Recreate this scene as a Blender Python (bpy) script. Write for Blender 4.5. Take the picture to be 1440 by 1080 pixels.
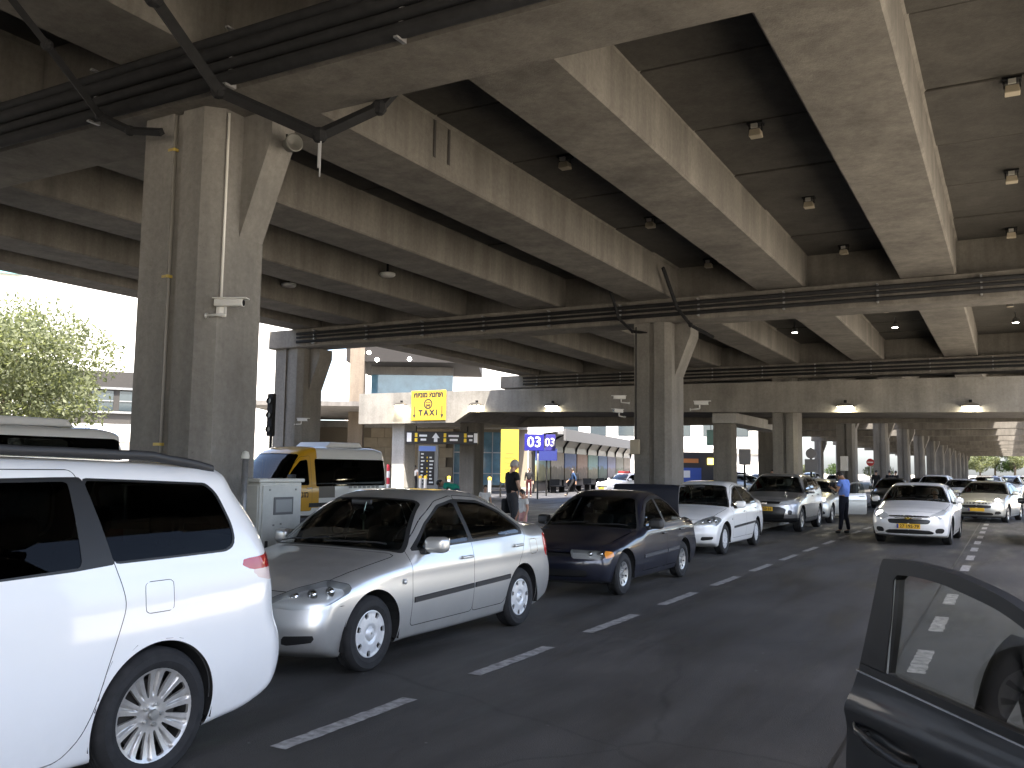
import bpy, bmesh, math, random, time
import numpy as np
from mathutils import Matrix, Vector
random.seed(7); RNG = np.random.default_rng(7)
for o in list(bpy.data.objects): bpy.data.objects.remove(o)
SC = bpy.context.scene
COL = SC.collection
R_ = math.radians
# ------------------------------------------------------------------ camera, sky, sun, exposure
cd = bpy.data.cameras.new('camera'); cam = bpy.data.objects.new('camera', cd); COL.objects.link(cam)
cd.sensor_width = 36.0; cd.lens = 31.369; cd.clip_start = 0.05; cd.clip_end = 3000
cam.matrix_world = Matrix(((0.874253, 0.033581, 0.484308, 0), (0.485275, -0.088736, -0.869847, 0), (0.013766, 0.995489, -0.093874, 1.70), (0, 0, 0, 1)))
SC.camera = cam
SUN_EL, SUN_AZ = 62.0, -42.0           # elevation; azimuth measured from -Y towards +X is handled below
az = R_(42)
to_sun = Vector((math.sin(az)*math.cos(R_(SUN_EL)), -math.cos(az)*math.cos(R_(SUN_EL)), math.sin(R_(SUN_EL))))
W = bpy.data.worlds.new('World'); SC.world = W; W.use_nodes = True
nt = W.node_tree; bg = nt.nodes['Background']
sky = nt.nodes.new('ShaderNodeTexSky'); sky.sky_type = 'NISHITA'; sky.sun_disc = False
sky.sun_elevation = R_(SUN_EL); sky.sun_rotation = math.atan2(to_sun.x, to_sun.y)
sky.dust_density = 3.0; sky.air_density = .8; sky.ozone_density = .3
nt.links.new(sky.outputs[0], bg.inputs[0]); bg.inputs[1].default_value = 0.15
sl = bpy.data.lights.new('sun', 'SUN'); sl.energy = 4.6; sl.angle = R_(0.5); sl.color = (1, .93, .83)
so = bpy.data.objects.new('sun', sl); COL.objects.link(so)
so.rotation_euler = (-to_sun).to_track_quat('-Z', 'Y').to_euler(); so.location = (0, 0, 40)
SC.view_settings.view_transform = 'Standard'; SC.view_settings.look = 'None'
SC.view_settings.exposure = 2.5; SC.view_settings.gamma = 1.0; SC.view_settings.use_curve_mapping = False
SC.render.engine = 'CYCLES'
SC.cycles.max_bounces = 10; SC.cycles.diffuse_bounces = 6; SC.cycles.glossy_bounces = 5
SC.cycles.transparent_max_bounces = 24; SC.cycles.transmission_bounces = 6
SC.cycles.caustics_reflective = False; SC.cycles.caustics_refractive = False
SC.cycles.sample_clamp_indirect = 6.0
try:
    SC.cycles.use_denoising = True; SC.cycles.denoiser = 'OPENIMAGEDENOISE'
except Exception: pass

# ------------------------------------------------------------------ materials
def lin(r, g=None, b=None):
    if g is None: return (r, r, r, 1)
    return (r, g, b, 1)
MATS = {}
def mat(name, col, rough=.5, metal=0., var=0., vscale=3., bump=0., bscale=60., coat=0., emit=None, estr=0., spec=.5, col2=None, streak=False, detail=6):
    if name in MATS: return MATS[name]
    m = bpy.data.materials.new(name); m.use_nodes = True
    N = m.node_tree; b = N.nodes['Principled BSDF']
    b.inputs['Roughness'].default_value = rough; b.inputs['Metallic'].default_value = metal
    b.inputs['Specular IOR Level'].default_value = spec
    c = lin(*col) if isinstance(col, (tuple, list)) else lin(col)
    b.inputs['Base Color'].default_value = c
    if coat: b.inputs['Coat Weight'].default_value = coat; b.inputs['Coat Roughness'].default_value = .04
    if emit: b.inputs['Emission Color'].default_value = lin(*emit); b.inputs['Emission Strength'].default_value = estr
    if var or bump:
        g = N.nodes.new('ShaderNodeNewGeometry')
        mp = N.nodes.new('ShaderNodeMapping'); N.links.new(g.outputs['Position'], mp.inputs['Vector'])
        if streak: mp.inputs['Scale'].default_value = (1, 1, .18)
    if var:
        n1 = N.nodes.new('ShaderNodeTexNoise'); n1.inputs['Scale'].default_value = vscale; n1.inputs['Detail'].default_value = detail; n1.inputs['Roughness'].default_value = .62
        N.links.new(mp.outputs[0], n1.inputs['Vector'])
        rp = N.nodes.new('ShaderNodeValToRGB'); rp.color_ramp.elements[0].position = .3; rp.color_ramp.elements[1].position = .72
        d = col2 if col2 else tuple(x*(1-var) for x in c[:3])
        u = tuple(min(1, x*(1+var*.6)) for x in c[:3])
        rp.color_ramp.elements[0].color = (*d, 1); rp.color_ramp.elements[1].color = (*u, 1)
        N.links.new(n1.outputs['Fac'], rp.inputs['Fac']); N.links.new(rp.outputs[0], b.inputs['Base Color'])
    if bump:
        n2 = N.nodes.new('ShaderNodeTexNoise'); n2.inputs['Scale'].default_value = bscale; n2.inputs['Detail'].default_value = 4
        N.links.new(mp.outputs[0], n2.inputs['Vector'])
        bp = N.nodes.new('ShaderNodeBump'); bp.inputs['Strength'].default_value = bump; bp.inputs['Distance'].default_value = .02
        N.links.new(n2.outputs['Fac'], bp.inputs['Height']); N.links.new(bp.outputs[0], b.inputs['Normal'])
    MATS[name] = m; return m
def concrete(name, c, dirt=.45):
    """board-marked old concrete: broad blotches, drips down the sides, pores, pale lime spots"""
    if name in MATS: return MATS[name]
    m = bpy.data.materials.new(name); m.use_nodes = True; N = m.node_tree; L = N.links; b = N.nodes['Principled BSDF']
    b.inputs['Roughness'].default_value = .88; b.inputs['Specular IOR Level'].default_value = .25
    g = N.nodes.new('ShaderNodeNewGeometry')
    def noise(scale, sc=(1, 1, 1), det=5, rough=.6):
        mp = N.nodes.new('ShaderNodeMapping'); mp.inputs['Scale'].default_value = sc
        L.new(g.outputs['Position'], mp.inputs['Vector'])
        n = N.nodes.new('ShaderNodeTexNoise'); n.inputs['Scale'].default_value = scale; n.inputs['Detail'].default_value = det; n.inputs['Roughness'].default_value = rough
        L.new(mp.outputs[0], n.inputs['Vector']); return n.outputs['Fac']
    def ramp(fac, p0, p1, c0, c1):
        r = N.nodes.new('ShaderNodeValToRGB'); e = r.color_ramp.elements
        e[0].position = p0; e[1].position = p1; e[0].color = lin(*c0); e[1].color = lin(*c1)
        L.new(fac, r.inputs['Fac']); return r.outputs[0]
    def mix(kind, f, a, c2):
        x = N.nodes.new('ShaderNodeMix'); x.data_type = 'RGBA'; x.blend_type = kind
        if isinstance(f, float): x.inputs[0].default_value = f
        else: L.new(f, x.inputs[0])
        L.new(a, x.inputs[6]); L.new(c2, x.inputs[7]); return x.outputs[2]
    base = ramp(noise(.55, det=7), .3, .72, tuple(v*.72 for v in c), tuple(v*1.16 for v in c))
    st = ramp(noise(2.6, (1, 1, .09), 5, .65), .34, .66, (1-dirt,)*3, (1.0,)*3)
    col = mix('MULTIPLY', .8, base, st)
    fi = ramp(noise(14., det=6, rough=.7), .3, .7, (.80, .79, .77), (1.08, 1.08, 1.08))
    col = mix('MULTIPLY', .9, col, fi)
    pores = ramp(noise(75., det=2), .26, .34, (.55, .53, .5), (1, 1, 1))
    col = mix('MULTIPLY', .8, col, pores)
    lime = ramp(noise(9., (1, .35, 1), 6, .75), .69, .76, (0, 0, 0), (.16, .155, .14))
    col = mix('ADD', .6, col, lime)
    L.new(col, b.inputs['Base Color'])
    bp = N.nodes.new('ShaderNodeBump'); bp.inputs['Strength'].default_value = .35; bp.inputs['Distance'].default_value = .012
    L.new(noise(42., det=5), bp.inputs['Height']); L.new(bp.outputs[0], b.inputs['Normal'])
    MATS[name] = m; return m
def glass(name, tint=(.55, .6, .58), refl=1.0, rough=.015):
    """thin pane: mirror sheen by fresnel over a tinted see-through sheet"""
    if name in MATS: return MATS[name]
    m = bpy.data.materials.new(name); m.use_nodes = True; N = m.node_tree; L = N.links
    for n in list(N.nodes):
        if n.type != 'OUTPUT_MATERIAL': N.nodes.remove(n)
    out = [n for n in N.nodes if n.type == 'OUTPUT_MATERIAL'][0]
    tr = N.nodes.new('ShaderNodeBsdfTransparent'); tr.inputs[0].default_value = lin(*tint)
    gl = N.nodes.new('ShaderNodeBsdfGlossy'); gl.inputs['Roughness'].default_value = rough; gl.inputs[0].default_value = lin(.95)
    fr = N.nodes.new('ShaderNodeFresnel'); fr.inputs[0].default_value = 1.5
    mu = N.nodes.new('ShaderNodeMath'); mu.operation = 'MULTIPLY'; mu.inputs[1].default_value = refl
    mx = N.nodes.new('ShaderNodeMixShader'); L.new(fr.outputs[0], mu.inputs[0]); L.new(mu.outputs[0], mx.inputs[0])
    L.new(tr.outputs[0], mx.inputs[1]); L.new(gl.outputs[0], mx.inputs[2]); L.new(mx.outputs[0], out.inputs[0])
    MATS[name] = m; return m
def paint(name, col, metal=0., rough=.35, dust=.1, coat=1.):
    if name in MATS: return MATS[name]
    m = bpy.data.materials.new(name); m.use_nodes = True; N = m.node_tree; L = N.links; b = N.nodes['Principled BSDF']
    b.inputs['Metallic'].default_value = metal; b.inputs['Coat Weight'].default_value = coat; b.inputs['Coat Roughness'].default_value = .06
    g = N.nodes.new('ShaderNodeNewGeometry')
    n = N.nodes.new('ShaderNodeTexNoise'); n.inputs['Scale'].default_value = 2.3; n.inputs['Detail'].default_value = 8; n.inputs['Roughness'].default_value = .7
    L.new(g.outputs['Position'], n.inputs['Vector'])
    # road dust: lies on faces that look up and low on the sides
    se = N.nodes.new('ShaderNodeSeparateXYZ'); L.new(g.outputs['Normal'], se.inputs[0])
    sp = N.nodes.new('ShaderNodeSeparateXYZ'); L.new(g.outputs['Position'], sp.inputs[0])
    up = N.nodes.new('ShaderNodeMapRange'); up.inputs[1].default_value = .55; up.inputs[2].default_value = 1.; L.new(se.outputs[2], up.inputs[0])
    lo = N.nodes.new('ShaderNodeMapRange'); lo.inputs[1].default_value = .62; lo.inputs[2].default_value = .15; L.new(sp.outputs[2], lo.inputs[0])
    ad = N.nodes.new('ShaderNodeMath'); ad.operation = 'MAXIMUM'; L.new(up.outputs[0], ad.inputs[0]); L.new(lo.outputs[0], ad.inputs[1])
    nr = N.nodes.new('ShaderNodeMapRange'); nr.inputs[1].default_value = .3; nr.inputs[2].default_value = .75; L.new(n.outputs['Fac'], nr.inputs[0])
    mu = N.nodes.new('ShaderNodeMath'); mu.operation = 'MULTIPLY'; L.new(ad.outputs[0], mu.inputs[0]); L.new(nr.outputs[0], mu.inputs[1])
    m2 = N.nodes.new('ShaderNodeMath'); m2.operation = 'MULTIPLY'; m2.inputs[1].default_value = dust*4; m2.use_clamp = True; L.new(mu.outputs[0], m2.inputs[0])
    mx = N.nodes.new('ShaderNodeMix'); mx.data_type = 'RGBA'; mx.inputs[6].default_value = lin(*col); mx.inputs[7].default_value = lin(.22, .2, .17)
    L.new(m2.outputs[0], mx.inputs[0]); L.new(mx.outputs[2], b.inputs['Base Color'])
    mr = N.nodes.new('ShaderNodeMapRange'); mr.inputs[3].default_value = rough; mr.inputs[4].default_value = .75; L.new(m2.outputs[0], mr.inputs[0]); L.new(mr.outputs[0], b.inputs['Roughness'])
    cw = N.nodes.new('ShaderNodeMapRange'); cw.inputs[3].default_value = coat; cw.inputs[4].default_value = coat*.3; L.new(m2.outputs[0], cw.inputs[0]); L.new(cw.outputs[0], b.inputs['Coat Weight'])
    MATS[name] = m; return m

# ------------------------------------------------------------------ object helpers
def link(o, parent=None):
    COL.objects.link(o)
    if parent is not None: o.parent = parent
    return o
def mesh_obj(name, V, F, m=None, parent=None, smooth=False, normals=None, loc=None):
    me = bpy.data.meshes.new(name)
    V = np.asarray(V, dtype=np.float64)
    me.from_pydata(V.tolist(), [], F.tolist() if isinstance(F, np.ndarray) else F)
    if m: me.materials.append(m)
    if smooth or normals is not None:
        me.polygons.foreach_set('use_smooth', [True]*len(me.polygons))
        if normals is not None and len(me.vertices): me.normals_split_custom_set_from_vertices(np.asarray(normals).tolist())
    me.update()
    o = bpy.data.objects.new(name, me)
    if loc is not None: o.location = loc
    return link(o, parent)
def tag(o, label=None, cat=None, group=None, kind=None):
    if label: o['label'] = label
    if cat: o['category'] = cat
    if group: o['group'] = group
    if kind: o['kind'] = kind
    return o
def empty(name, loc=(0, 0, 0), rz=0., parent=None):
    o = bpy.data.objects.new(name, None); o.empty_display_size = .2; o.location = loc; o.rotation_euler = (0, 0, rz); return link(o, parent)
def copy_tree(o, parent=None):
    c = o.copy(); link(c, parent)
    for ch in o.children: copy_tree(ch, c)
    return c
class MB:
    """collects shapes into one mesh"""
    def __init__(s): s.V = []; s.F = []; s.n = 0
    def add(s, V, F):
        V = np.asarray(V, float); s.V.append(V); n = s.n
        s.F += [tuple(int(i)+n for i in f) for f in F]; s.n += len(V); return s
    def box(s, a, b):
        (x0, y0, z0), (x1, y1, z1) = a, b
        return s.add([(x0,y0,z0),(x1,y0,z0),(x1,y1,z0),(x0,y1,z0),(x0,y0,z1),(x1,y0,z1),(x1,y1,z1),(x0,y1,z1)],
                     [(0,3,2,1),(4,5,6,7),(0,1,5,4),(1,2,6,5),(2,3,7,6),(3,0,4,7)])
    def cbox(s, c, d): return s.box([c[i]-d[i]/2 for i in range(3)], [c[i]+d[i]/2 for i in range(3)])
    def rbox(s, a, b, r=.02, n=2):
        V, F = rounded_box(np.array(a, float), np.array(b, float), r, n); return s.add(V, F)
    def tube(s, p, q, r, n=10, r2=None, caps=True):
        p = np.array(p, float); q = np.array(q, float); d = q-p; L = np.linalg.norm(d); d = d/L
        a = np.cross(d, (0, 0, 1)) if abs(d[2]) < .9 else np.cross(d, (1, 0, 0)); a /= np.linalg.norm(a); b = np.cross(d, a)
        r2 = r if r2 is None else r2
        t = np.arange(n)*2*math.pi/n; ring = np.outer(np.cos(t), a)+np.outer(np.sin(t), b)
        V = np.vstack([p+ring*r, q+ring*r2]); F = [(i, (i+1) % n, n+(i+1) % n, n+i) for i in range(n)]
        if caps: F += [tuple(range(n-1, -1, -1)), tuple(range(n, 2*n))]
        return s.add(V, F)
    def path(s, pts, r, n=8):
        for a, b in zip(pts[:-1], pts[1:]): s.tube(a, b, r, n)
        return s
    def lathe(s, prof, c=(0, 0, 0), axis='z', n=24):
        t = np.arange(n)*2*math.pi/n; V = []
        for r, h in prof:
            x, y = r*np.cos(t), r*np.sin(t); z = np.full(n, h)
            V.append(np.stack({'z': (x, y, z), 'x': (z, x, y), 'y': (y, z, x)}[axis], 1))
        F = []
        for k in range(len(prof)-1):
            for i in range(n): F.append((k*n+i, k*n+(i+1) % n, (k+1)*n+(i+1) % n, (k+1)*n+i))
        return s.add(np.vstack(V)+np.array(c), F)
    def prism(s, poly, lo, hi, axis='z'):
        n = len(poly); V = []
        for h in (lo, hi):
            for u, v in poly: V.append({'z': (u, v, h), 'y': (u, h, v), 'x': (h, u, v)}[axis])
        area = sum(poly[i][0]*poly[(i+1) % n][1]-poly[(i+1) % n][0]*poly[i][1] for i in range(n))
        if axis == 'y': area = -area
        F = [tuple(range(n-1, -1, -1)), tuple(range(n, 2*n))]+[(i, (i+1) % n, n+(i+1) % n, n+i) for i in range(n)]
        if area < 0: F = [tuple(reversed(f)) for f in F]
        return s.add(V, F)
    def obj(s, name, m, parent=None, smooth=False, bevel=0., seg=2, angle=None):
        V = np.vstack(s.V) if s.V else np.zeros((0, 3))
        if bevel:
            bm = bmesh.new(); vs = [bm.verts.new(v) for v in V]
            for f in s.F:
                try: bm.faces.new([vs[i] for i in f])
                except ValueError: pass
            bmesh.ops.recalc_face_normals(bm, faces=bm.faces)
            ed = [e for e in bm.edges if len(e.link_faces) == 2 and e.calc_face_angle(0) > .5]
            bmesh.ops.bevel(bm, geom=ed, offset=bevel, segments=seg, profile=.5, affect='EDGES', clamp_overlap=True)
            me = bpy.data.meshes.new(name); bm.to_mesh(me); bm.free(); me.materials.append(m)
            o = bpy.data.objects.new(name, me); return link(o, parent)
        o = mesh_obj(name, V, s.F, m, parent, smooth)
        if smooth and angle: shade_angle(o.data, angle)
        return o
def shade_angle(me, deg=40):
    bm = bmesh.new(); bm.from_mesh(me)
    for e in bm.edges:
        e.smooth = not (len(e.link_faces) == 2 and e.calc_face_angle(0) > R_(deg))
    for f in bm.faces: f.smooth = True
    bm.to_mesh(me); bm.free()
def rounded_box(a, b, r, n=2):
    c = (a+b)/2; h = (b-a)/2; r = min(r, *(h*.999)); m = 2*n+2
    g = np.concatenate([np.linspace(-1, -.5, n+1), np.linspace(.5, 1, n+1)])
    V = []; F = []; idx = {}
    def vid(p):
        k = tuple(np.round(p, 6))
        if k not in idx: idx[k] = len(V); V.append(p)
        return idx[k]
    # angular parameter per axis
    def pos(t): return (math.copysign(1, t), (abs(t)-.5)*2)   # sign, 0..1 in the corner
    for ax in range(3):
        for sg in (-1, 1):
            u, v = [(1, 2), (2, 0), (0, 1)][ax]
            grid = []
            for i in range(m):
                row = []
                for j in range(m):
                    d = np.zeros(3); d[ax] = sg
                    su, tu = pos(g[i]); sv, tv = pos(g[j])
                    d[u] = su*math.tan(tu*math.pi/4); d[v] = sv*math.tan(tv*math.pi/4)
                    dn = d/np.linalg.norm(d)
                    core = np.zeros(3); core[ax] = sg*(h[ax]-r); core[u] = su*(h[u]-r); core[v] = sv*(h[v]-r)
                    row.append(vid(c+core+dn*r))
                grid.append(row)
            for i in range(m-1):
                for j in range(m-1):
                    q = (grid[i][j], grid[i+1][j], grid[i+1][j+1], grid[i][j+1])
                    F.append(q if sg > 0 else tuple(reversed(q)))
    return np.array(V), F
def text_obj(s, size, m, parent=None, name='lettering', loc=(0, 0, 0), rot=(0, 0, 0), bold=0., extr=.002, align='CENTER'):
    cu = bpy.data.curves.new('t', 'FONT'); cu.body = s; cu.size = size; cu.align_x = align; cu.align_y = 'CENTER'; cu.extrude = extr; cu.offset = bold; cu.resolution_u = 2
    t = bpy.data.objects.new('t', cu); COL.objects.link(t)
    dg = bpy.context.evaluated_depsgraph_get(); me = bpy.data.meshes.new_from_object(t.evaluated_get(dg)); me.name = name
    bpy.data.objects.remove(t); bpy.data.curves.remove(cu)
    me.materials.clear(); me.materials.append(m)
    o = bpy.data.objects.new(name, me); o.location = loc; o.rotation_euler = rot; return link(o, parent)
# ------------------------------------------------------------------ vehicle builder
def sstep(a, b, x): t = np.clip((x-a)/(b-a), 0, 1); return t*t*(3-2*t)
def spline_closed(P, n=14):
    P = np.asarray(P, float); N = len(P); out = []
    for i in range(N):
        p0, p1, p2, p3 = P[i-1], P[i], P[(i+1) % N], P[(i+2) % N]
        # centripetal-like tangents
        d1 = np.linalg.norm(p2-p1); d0 = np.linalg.norm(p1-p0); d2 = np.linalg.norm(p3-p2)
        m1 = ((p1-p0)/max(d0, 1e-6)*d1+(p2-p1)/max(d1, 1e-6)*d0)/(d0+d1)*d1 if d0+d1 > 0 else p2-p1
        m2 = ((p2-p1)/max(d1, 1e-6)*d2+(p3-p2)/max(d2, 1e-6)*d1)/(d1+d2)*d1
        t = np.linspace(0, 1, n, endpoint=False)[:, None]
        out.append((2*t**3-3*t**2+1)*p1+(t**3-2*t**2+t)*m1+(-2*t**3+3*t**2)*p2+(t**3-t**2)*m2)
    return np.vstack(out)
def round_poly(P, r, n=5):
    """corners of a polygon replaced with arcs that start r from each corner"""
    P = np.asarray(P, float); out = []; N = len(P); r = np.broadcast_to(r, (N,))
    for i in range(N):
        a, b, c = P[i-1], P[i], P[(i+1) % N]
        ra = min(r[i], .49*np.linalg.norm(a-b)); rc = min(r[i], .49*np.linalg.norm(c-b))
        u = b+(a-b)/np.linalg.norm(a-b)*ra; v = b+(c-b)/np.linalg.norm(c-b)*rc
        t = np.linspace(0, 1, n)[:, None]; out.append((1-t)**2*u+2*t*(1-t)*b+t*t*v)
    return np.vstack(out)
def sd_poly(Q, P):
    """signed distance of points Q (n,2) to polygon P: negative inside"""
    P = np.asarray(P, float); out = np.empty(len(Q))
    A = P; B = np.roll(P, -1, 0); E = B-A; L2 = (E**2).sum(1)+1e-12
    for k in range(0, len(Q), 20000):
        q = Q[k:k+20000][:, None, :]; w = q-A
        t = np.clip((w*E).sum(2)/L2, 0, 1)[..., None]
        d = (((w-E*t)**2).sum(2)).min(1)
        c1 = (A[:, 1] <= q[..., 1]); c2 = (B[:, 1] > q[..., 1]); cr = E[:, 0]*w[..., 1]-E[:, 1]*w[..., 0]
        wn = ((c1 & c2 & (cr > 0)).astype(int)-((~c1) & (~c2) & (cr < 0)).astype(int)).sum(1)
        out[k:k+20000] = np.sqrt(d)*np.where(wn != 0, -1, 1)
    return out
def smax(a, b, k): h = np.maximum(k-np.abs(a-b), 0); return np.maximum(a, b)+h*h/(4*k)
def carve(V, T, f):
    """cut triangles along f = 0; returns (V, T_inside, T_outside) sharing V"""
    if len(T) == 0: return V, T, T
    ins = f < 0; c = ins[T].sum(1)
    Ti = [T[c == 3]]; To = [T[c == 0]]; M = T[(c == 1) | (c == 2)]
    if len(M) == 0: return V, Ti[0], To[0]
    alone_in = ins[M].sum(1) == 1
    k = np.argmax(ins[M] == alone_in[:, None], axis=1); r = np.arange(len(M))
    a = M[r, k]; b = M[r, (k+1) % 3]; cc = M[r, (k+2) % 3]
    E = np.sort(np.vstack([np.stack([a, b], 1), np.stack([a, cc], 1)]), 1)
    U, inv = np.unique(E, axis=0, return_inverse=True); inv = inv.ravel()
    t = f[U[:, 0]]/(f[U[:, 0]]-f[U[:, 1]]); t = np.clip(t, 1e-4, 1-1e-4)[:, None]
    P = V[U[:, 0]]*(1-t)+V[U[:, 1]]*t
    nb = len(V); V = np.vstack([V, P]); pab = nb+inv[:len(M)]; pac = nb+inv[len(M):]
    tri = np.stack([a, pab, pac], 1); q1 = np.stack([pab, b, cc], 1); q2 = np.stack([pab, cc, pac], 1)
    Ti.append(tri[alone_in]); To += [q1[alone_in], q2[alone_in]]
    To.append(tri[~alone_in]); Ti += [q1[~alone_in], q2[~alone_in]]
    return V, np.vstack(Ti), np.vstack(To)
def compact(V, T):
    u, inv = np.unique(T, return_inverse=True); return V[u], inv.reshape(T.shape), u
def thicken(V, T, off):
    """second skin shifted by off and walls along the border"""
    E = np.vstack([T[:, [0, 1]], T[:, [1, 2]], T[:, [2, 0]]]); k = np.sort(E, 1)
    _, first, cnt = np.unique(k, axis=0, return_index=True, return_counts=True)
    B = E[first[cnt == 1]]; n = len(V)
    W_ = np.vstack([V, V+off]); F = [T, T[:, ::-1]+n, np.stack([B[:, 1], B[:, 0], B[:, 0]+n], 1), np.stack([B[:, 1], B[:, 0]+n, B[:, 1]+n], 1)]
    return W_, np.vstack(F)
class Hull:
    def __init__(s, sp):
        s.sp = sp; s.L = sp['L']; s.w = sp['W']/2
        P = spline_closed(sp['prof']) if sp.get('smooth', True) else np.array(sp['prof'])
        s.prof = P; s.h = .015
        s.g0 = P.min(0)-.35; n = np.ceil((P.max(0)+.35-s.g0)/s.h).astype(int); s.n = n
        gx, gz = np.meshgrid(s.g0[0]+np.arange(n[0])*s.h, s.g0[1]+np.arange(n[1])*s.h, indexing='ij')
        s.G = sd_poly(np.stack([gx.ravel(), gz.ravel()], 1), P).reshape(n)
        s.plan = np.array(sp['plan']); s.zb = np.array(sp['belt'])
    def sd(s, y, z):
        a = (y-s.g0[0])/s.h; b = (z-s.g0[1])/s.h
        ac = np.clip(a, 0, s.n[0]-1.001); bc = np.clip(b, 0, s.n[1]-1.001)
        i = ac.astype(int); j = bc.astype(int); u = ac-i; v = bc-j
        r = s.G[i, j]*(1-u)*(1-v)+s.G[i+1, j]*u*(1-v)+s.G[i, j+1]*(1-u)*v+s.G[i+1, j+1]*u*v
        return r+(np.hypot(a-ac, b-bc))*s.h
    def wid(s, y, z):
        sp = s.sp; p = np.interp(y, s.plan[:, 0], s.plan[:, 1]); zb = np.interp(y, s.zb[:, 0], s.zb[:, 1])
        zm = sp.get('zmax', .6)
        lowc = np.clip((zm-z)/(zm-.15), 0, 1.5); upc = np.clip((z-zm)/np.maximum(zb-zm, .05), 0, 1)
        side = s.w*p-sp.get('tuck', .07)*lowc**2-sp.get('shoulder', .03)*upc**2
        if 'crease' in sp:
            for cz, ch, cw in sp['crease']: side = side+ch*np.exp(-((z-cz)/cw)**2)
        d = z-zb; sf = np.where(d > .15, d, .04*np.log1p(np.exp(np.clip(d/.04, -30, 30))))
        return side-sp['tumble']*sf-sp.get('tcurve', .12)*sf**2
    def warp(s, x, y, z):
        sp = s.sp; L = s.L
        bf = sp.get('bowf', .3)*(1-sstep(.3*L, .55*L, y)); br = sp.get('bowr', .18)*sstep(.6*L, .8*L, y)
        ax = np.abs(x)
        b2 = ax**2*(1+.6*ax**2*ax)
        y2 = y-bf*b2+br*b2
        z2 = z+sp.get('crown', .08)*ax**2*sstep(.35, .75, z)
        return y2, z2
    def f(s, P):
        x, y, z = P[:, 0], P[:, 1], P[:, 2]; y2, z2 = s.warp(x, y, z)
        a = s.sd(y2, z2); w = s.wid(y, z)
        b = (np.abs(x)-w)*.92
        k = s.sp.get('k0', .05)+s.sp.get('k1', .10)*sstep(.35, .85, z)
        return smax(a, b, k)
    def normals(s, P):
        e = 2e-3; g = np.zeros_like(P)
        for i in range(3):
            d = np.zeros(3); d[i] = e
            g[:, i] = s.f(P+d)-s.f(P-d)
        return g/(np.linalg.norm(g, axis=1)[:, None]+1e-12)
    def mesh(s, ns, nth, nc):
        sp = s.sp; zc = sp.get('spine', .55); sa, sb = sp.get('sa', .75), s.L-sp.get('sb', .65)
        th = np.linspace(-math.pi/2, math.pi/2, nth)
        rows = []
        for ph in np.linspace(math.pi/2, 0, nc, endpoint=False): rows.append((sa, ph, -1))
        for y in np.linspace(sa, sb, ns): rows.append((y, 0., 1))
        for ph in np.linspace(0, math.pi/2, nc+1)[1:]: rows.append((sb, ph, 1))
        O = []; D = []
        for y, ph, sg in rows:
            O.append(np.stack([np.zeros(nth), np.full(nth, y), np.full(nth, zc)], 1))
            D.append(np.stack([np.cos(th)*math.cos(ph), np.full(nth, sg*math.sin(ph)), np.sin(th)*math.cos(ph)], 1))
        O = np.vstack(O); D = np.vstack(D)
        D[:, 1] = np.where(np.abs(D[:, 1]) > 0, D[:, 1]*1.0, D[:, 1]); D /= np.linalg.norm(D, axis=1)[:, None]
        ts = np.linspace(.02, 2.6, 70); lo = np.zeros(len(O)); hi = np.full(len(O), np.nan)
        for t in ts:
            m = np.isnan(hi)
            if not m.any(): break
            v = s.f(O[m]+D[m]*t); idx = np.where(m)[0]; hit = idx[v > 0]; hi[hit] = t; lo[idx[v <= 0]] = t
        hi = np.where(np.isnan(hi), 2.6, hi)
        for _ in range(14):
            mid = (lo+hi)/2; v = s.f(O+D*mid[:, None]); lo = np.where(v <= 0, mid, lo); hi = np.where(v > 0, mid, hi)
        V = O+D*((lo+hi)/2)[:, None]; V[np.abs(V[:, 0]) < 1e-4, 0] = 0
        nr = len(rows); i = np.arange(nr-1)[:, None]; j = np.arange(nth-1)[None, :]
        a = (i*nth+j).ravel(); b = a+1; c = a+nth; d = c+1
        T = np.vstack([np.stack([a, d, c], 1), np.stack([a, b, d], 1)])
        A = np.linalg.norm(np.cross(V[T[:, 1]]-V[T[:, 0]], V[T[:, 2]]-V[T[:, 0]]), axis=1)
        return V, T[A > 1e-9][:, ::-1]

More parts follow.
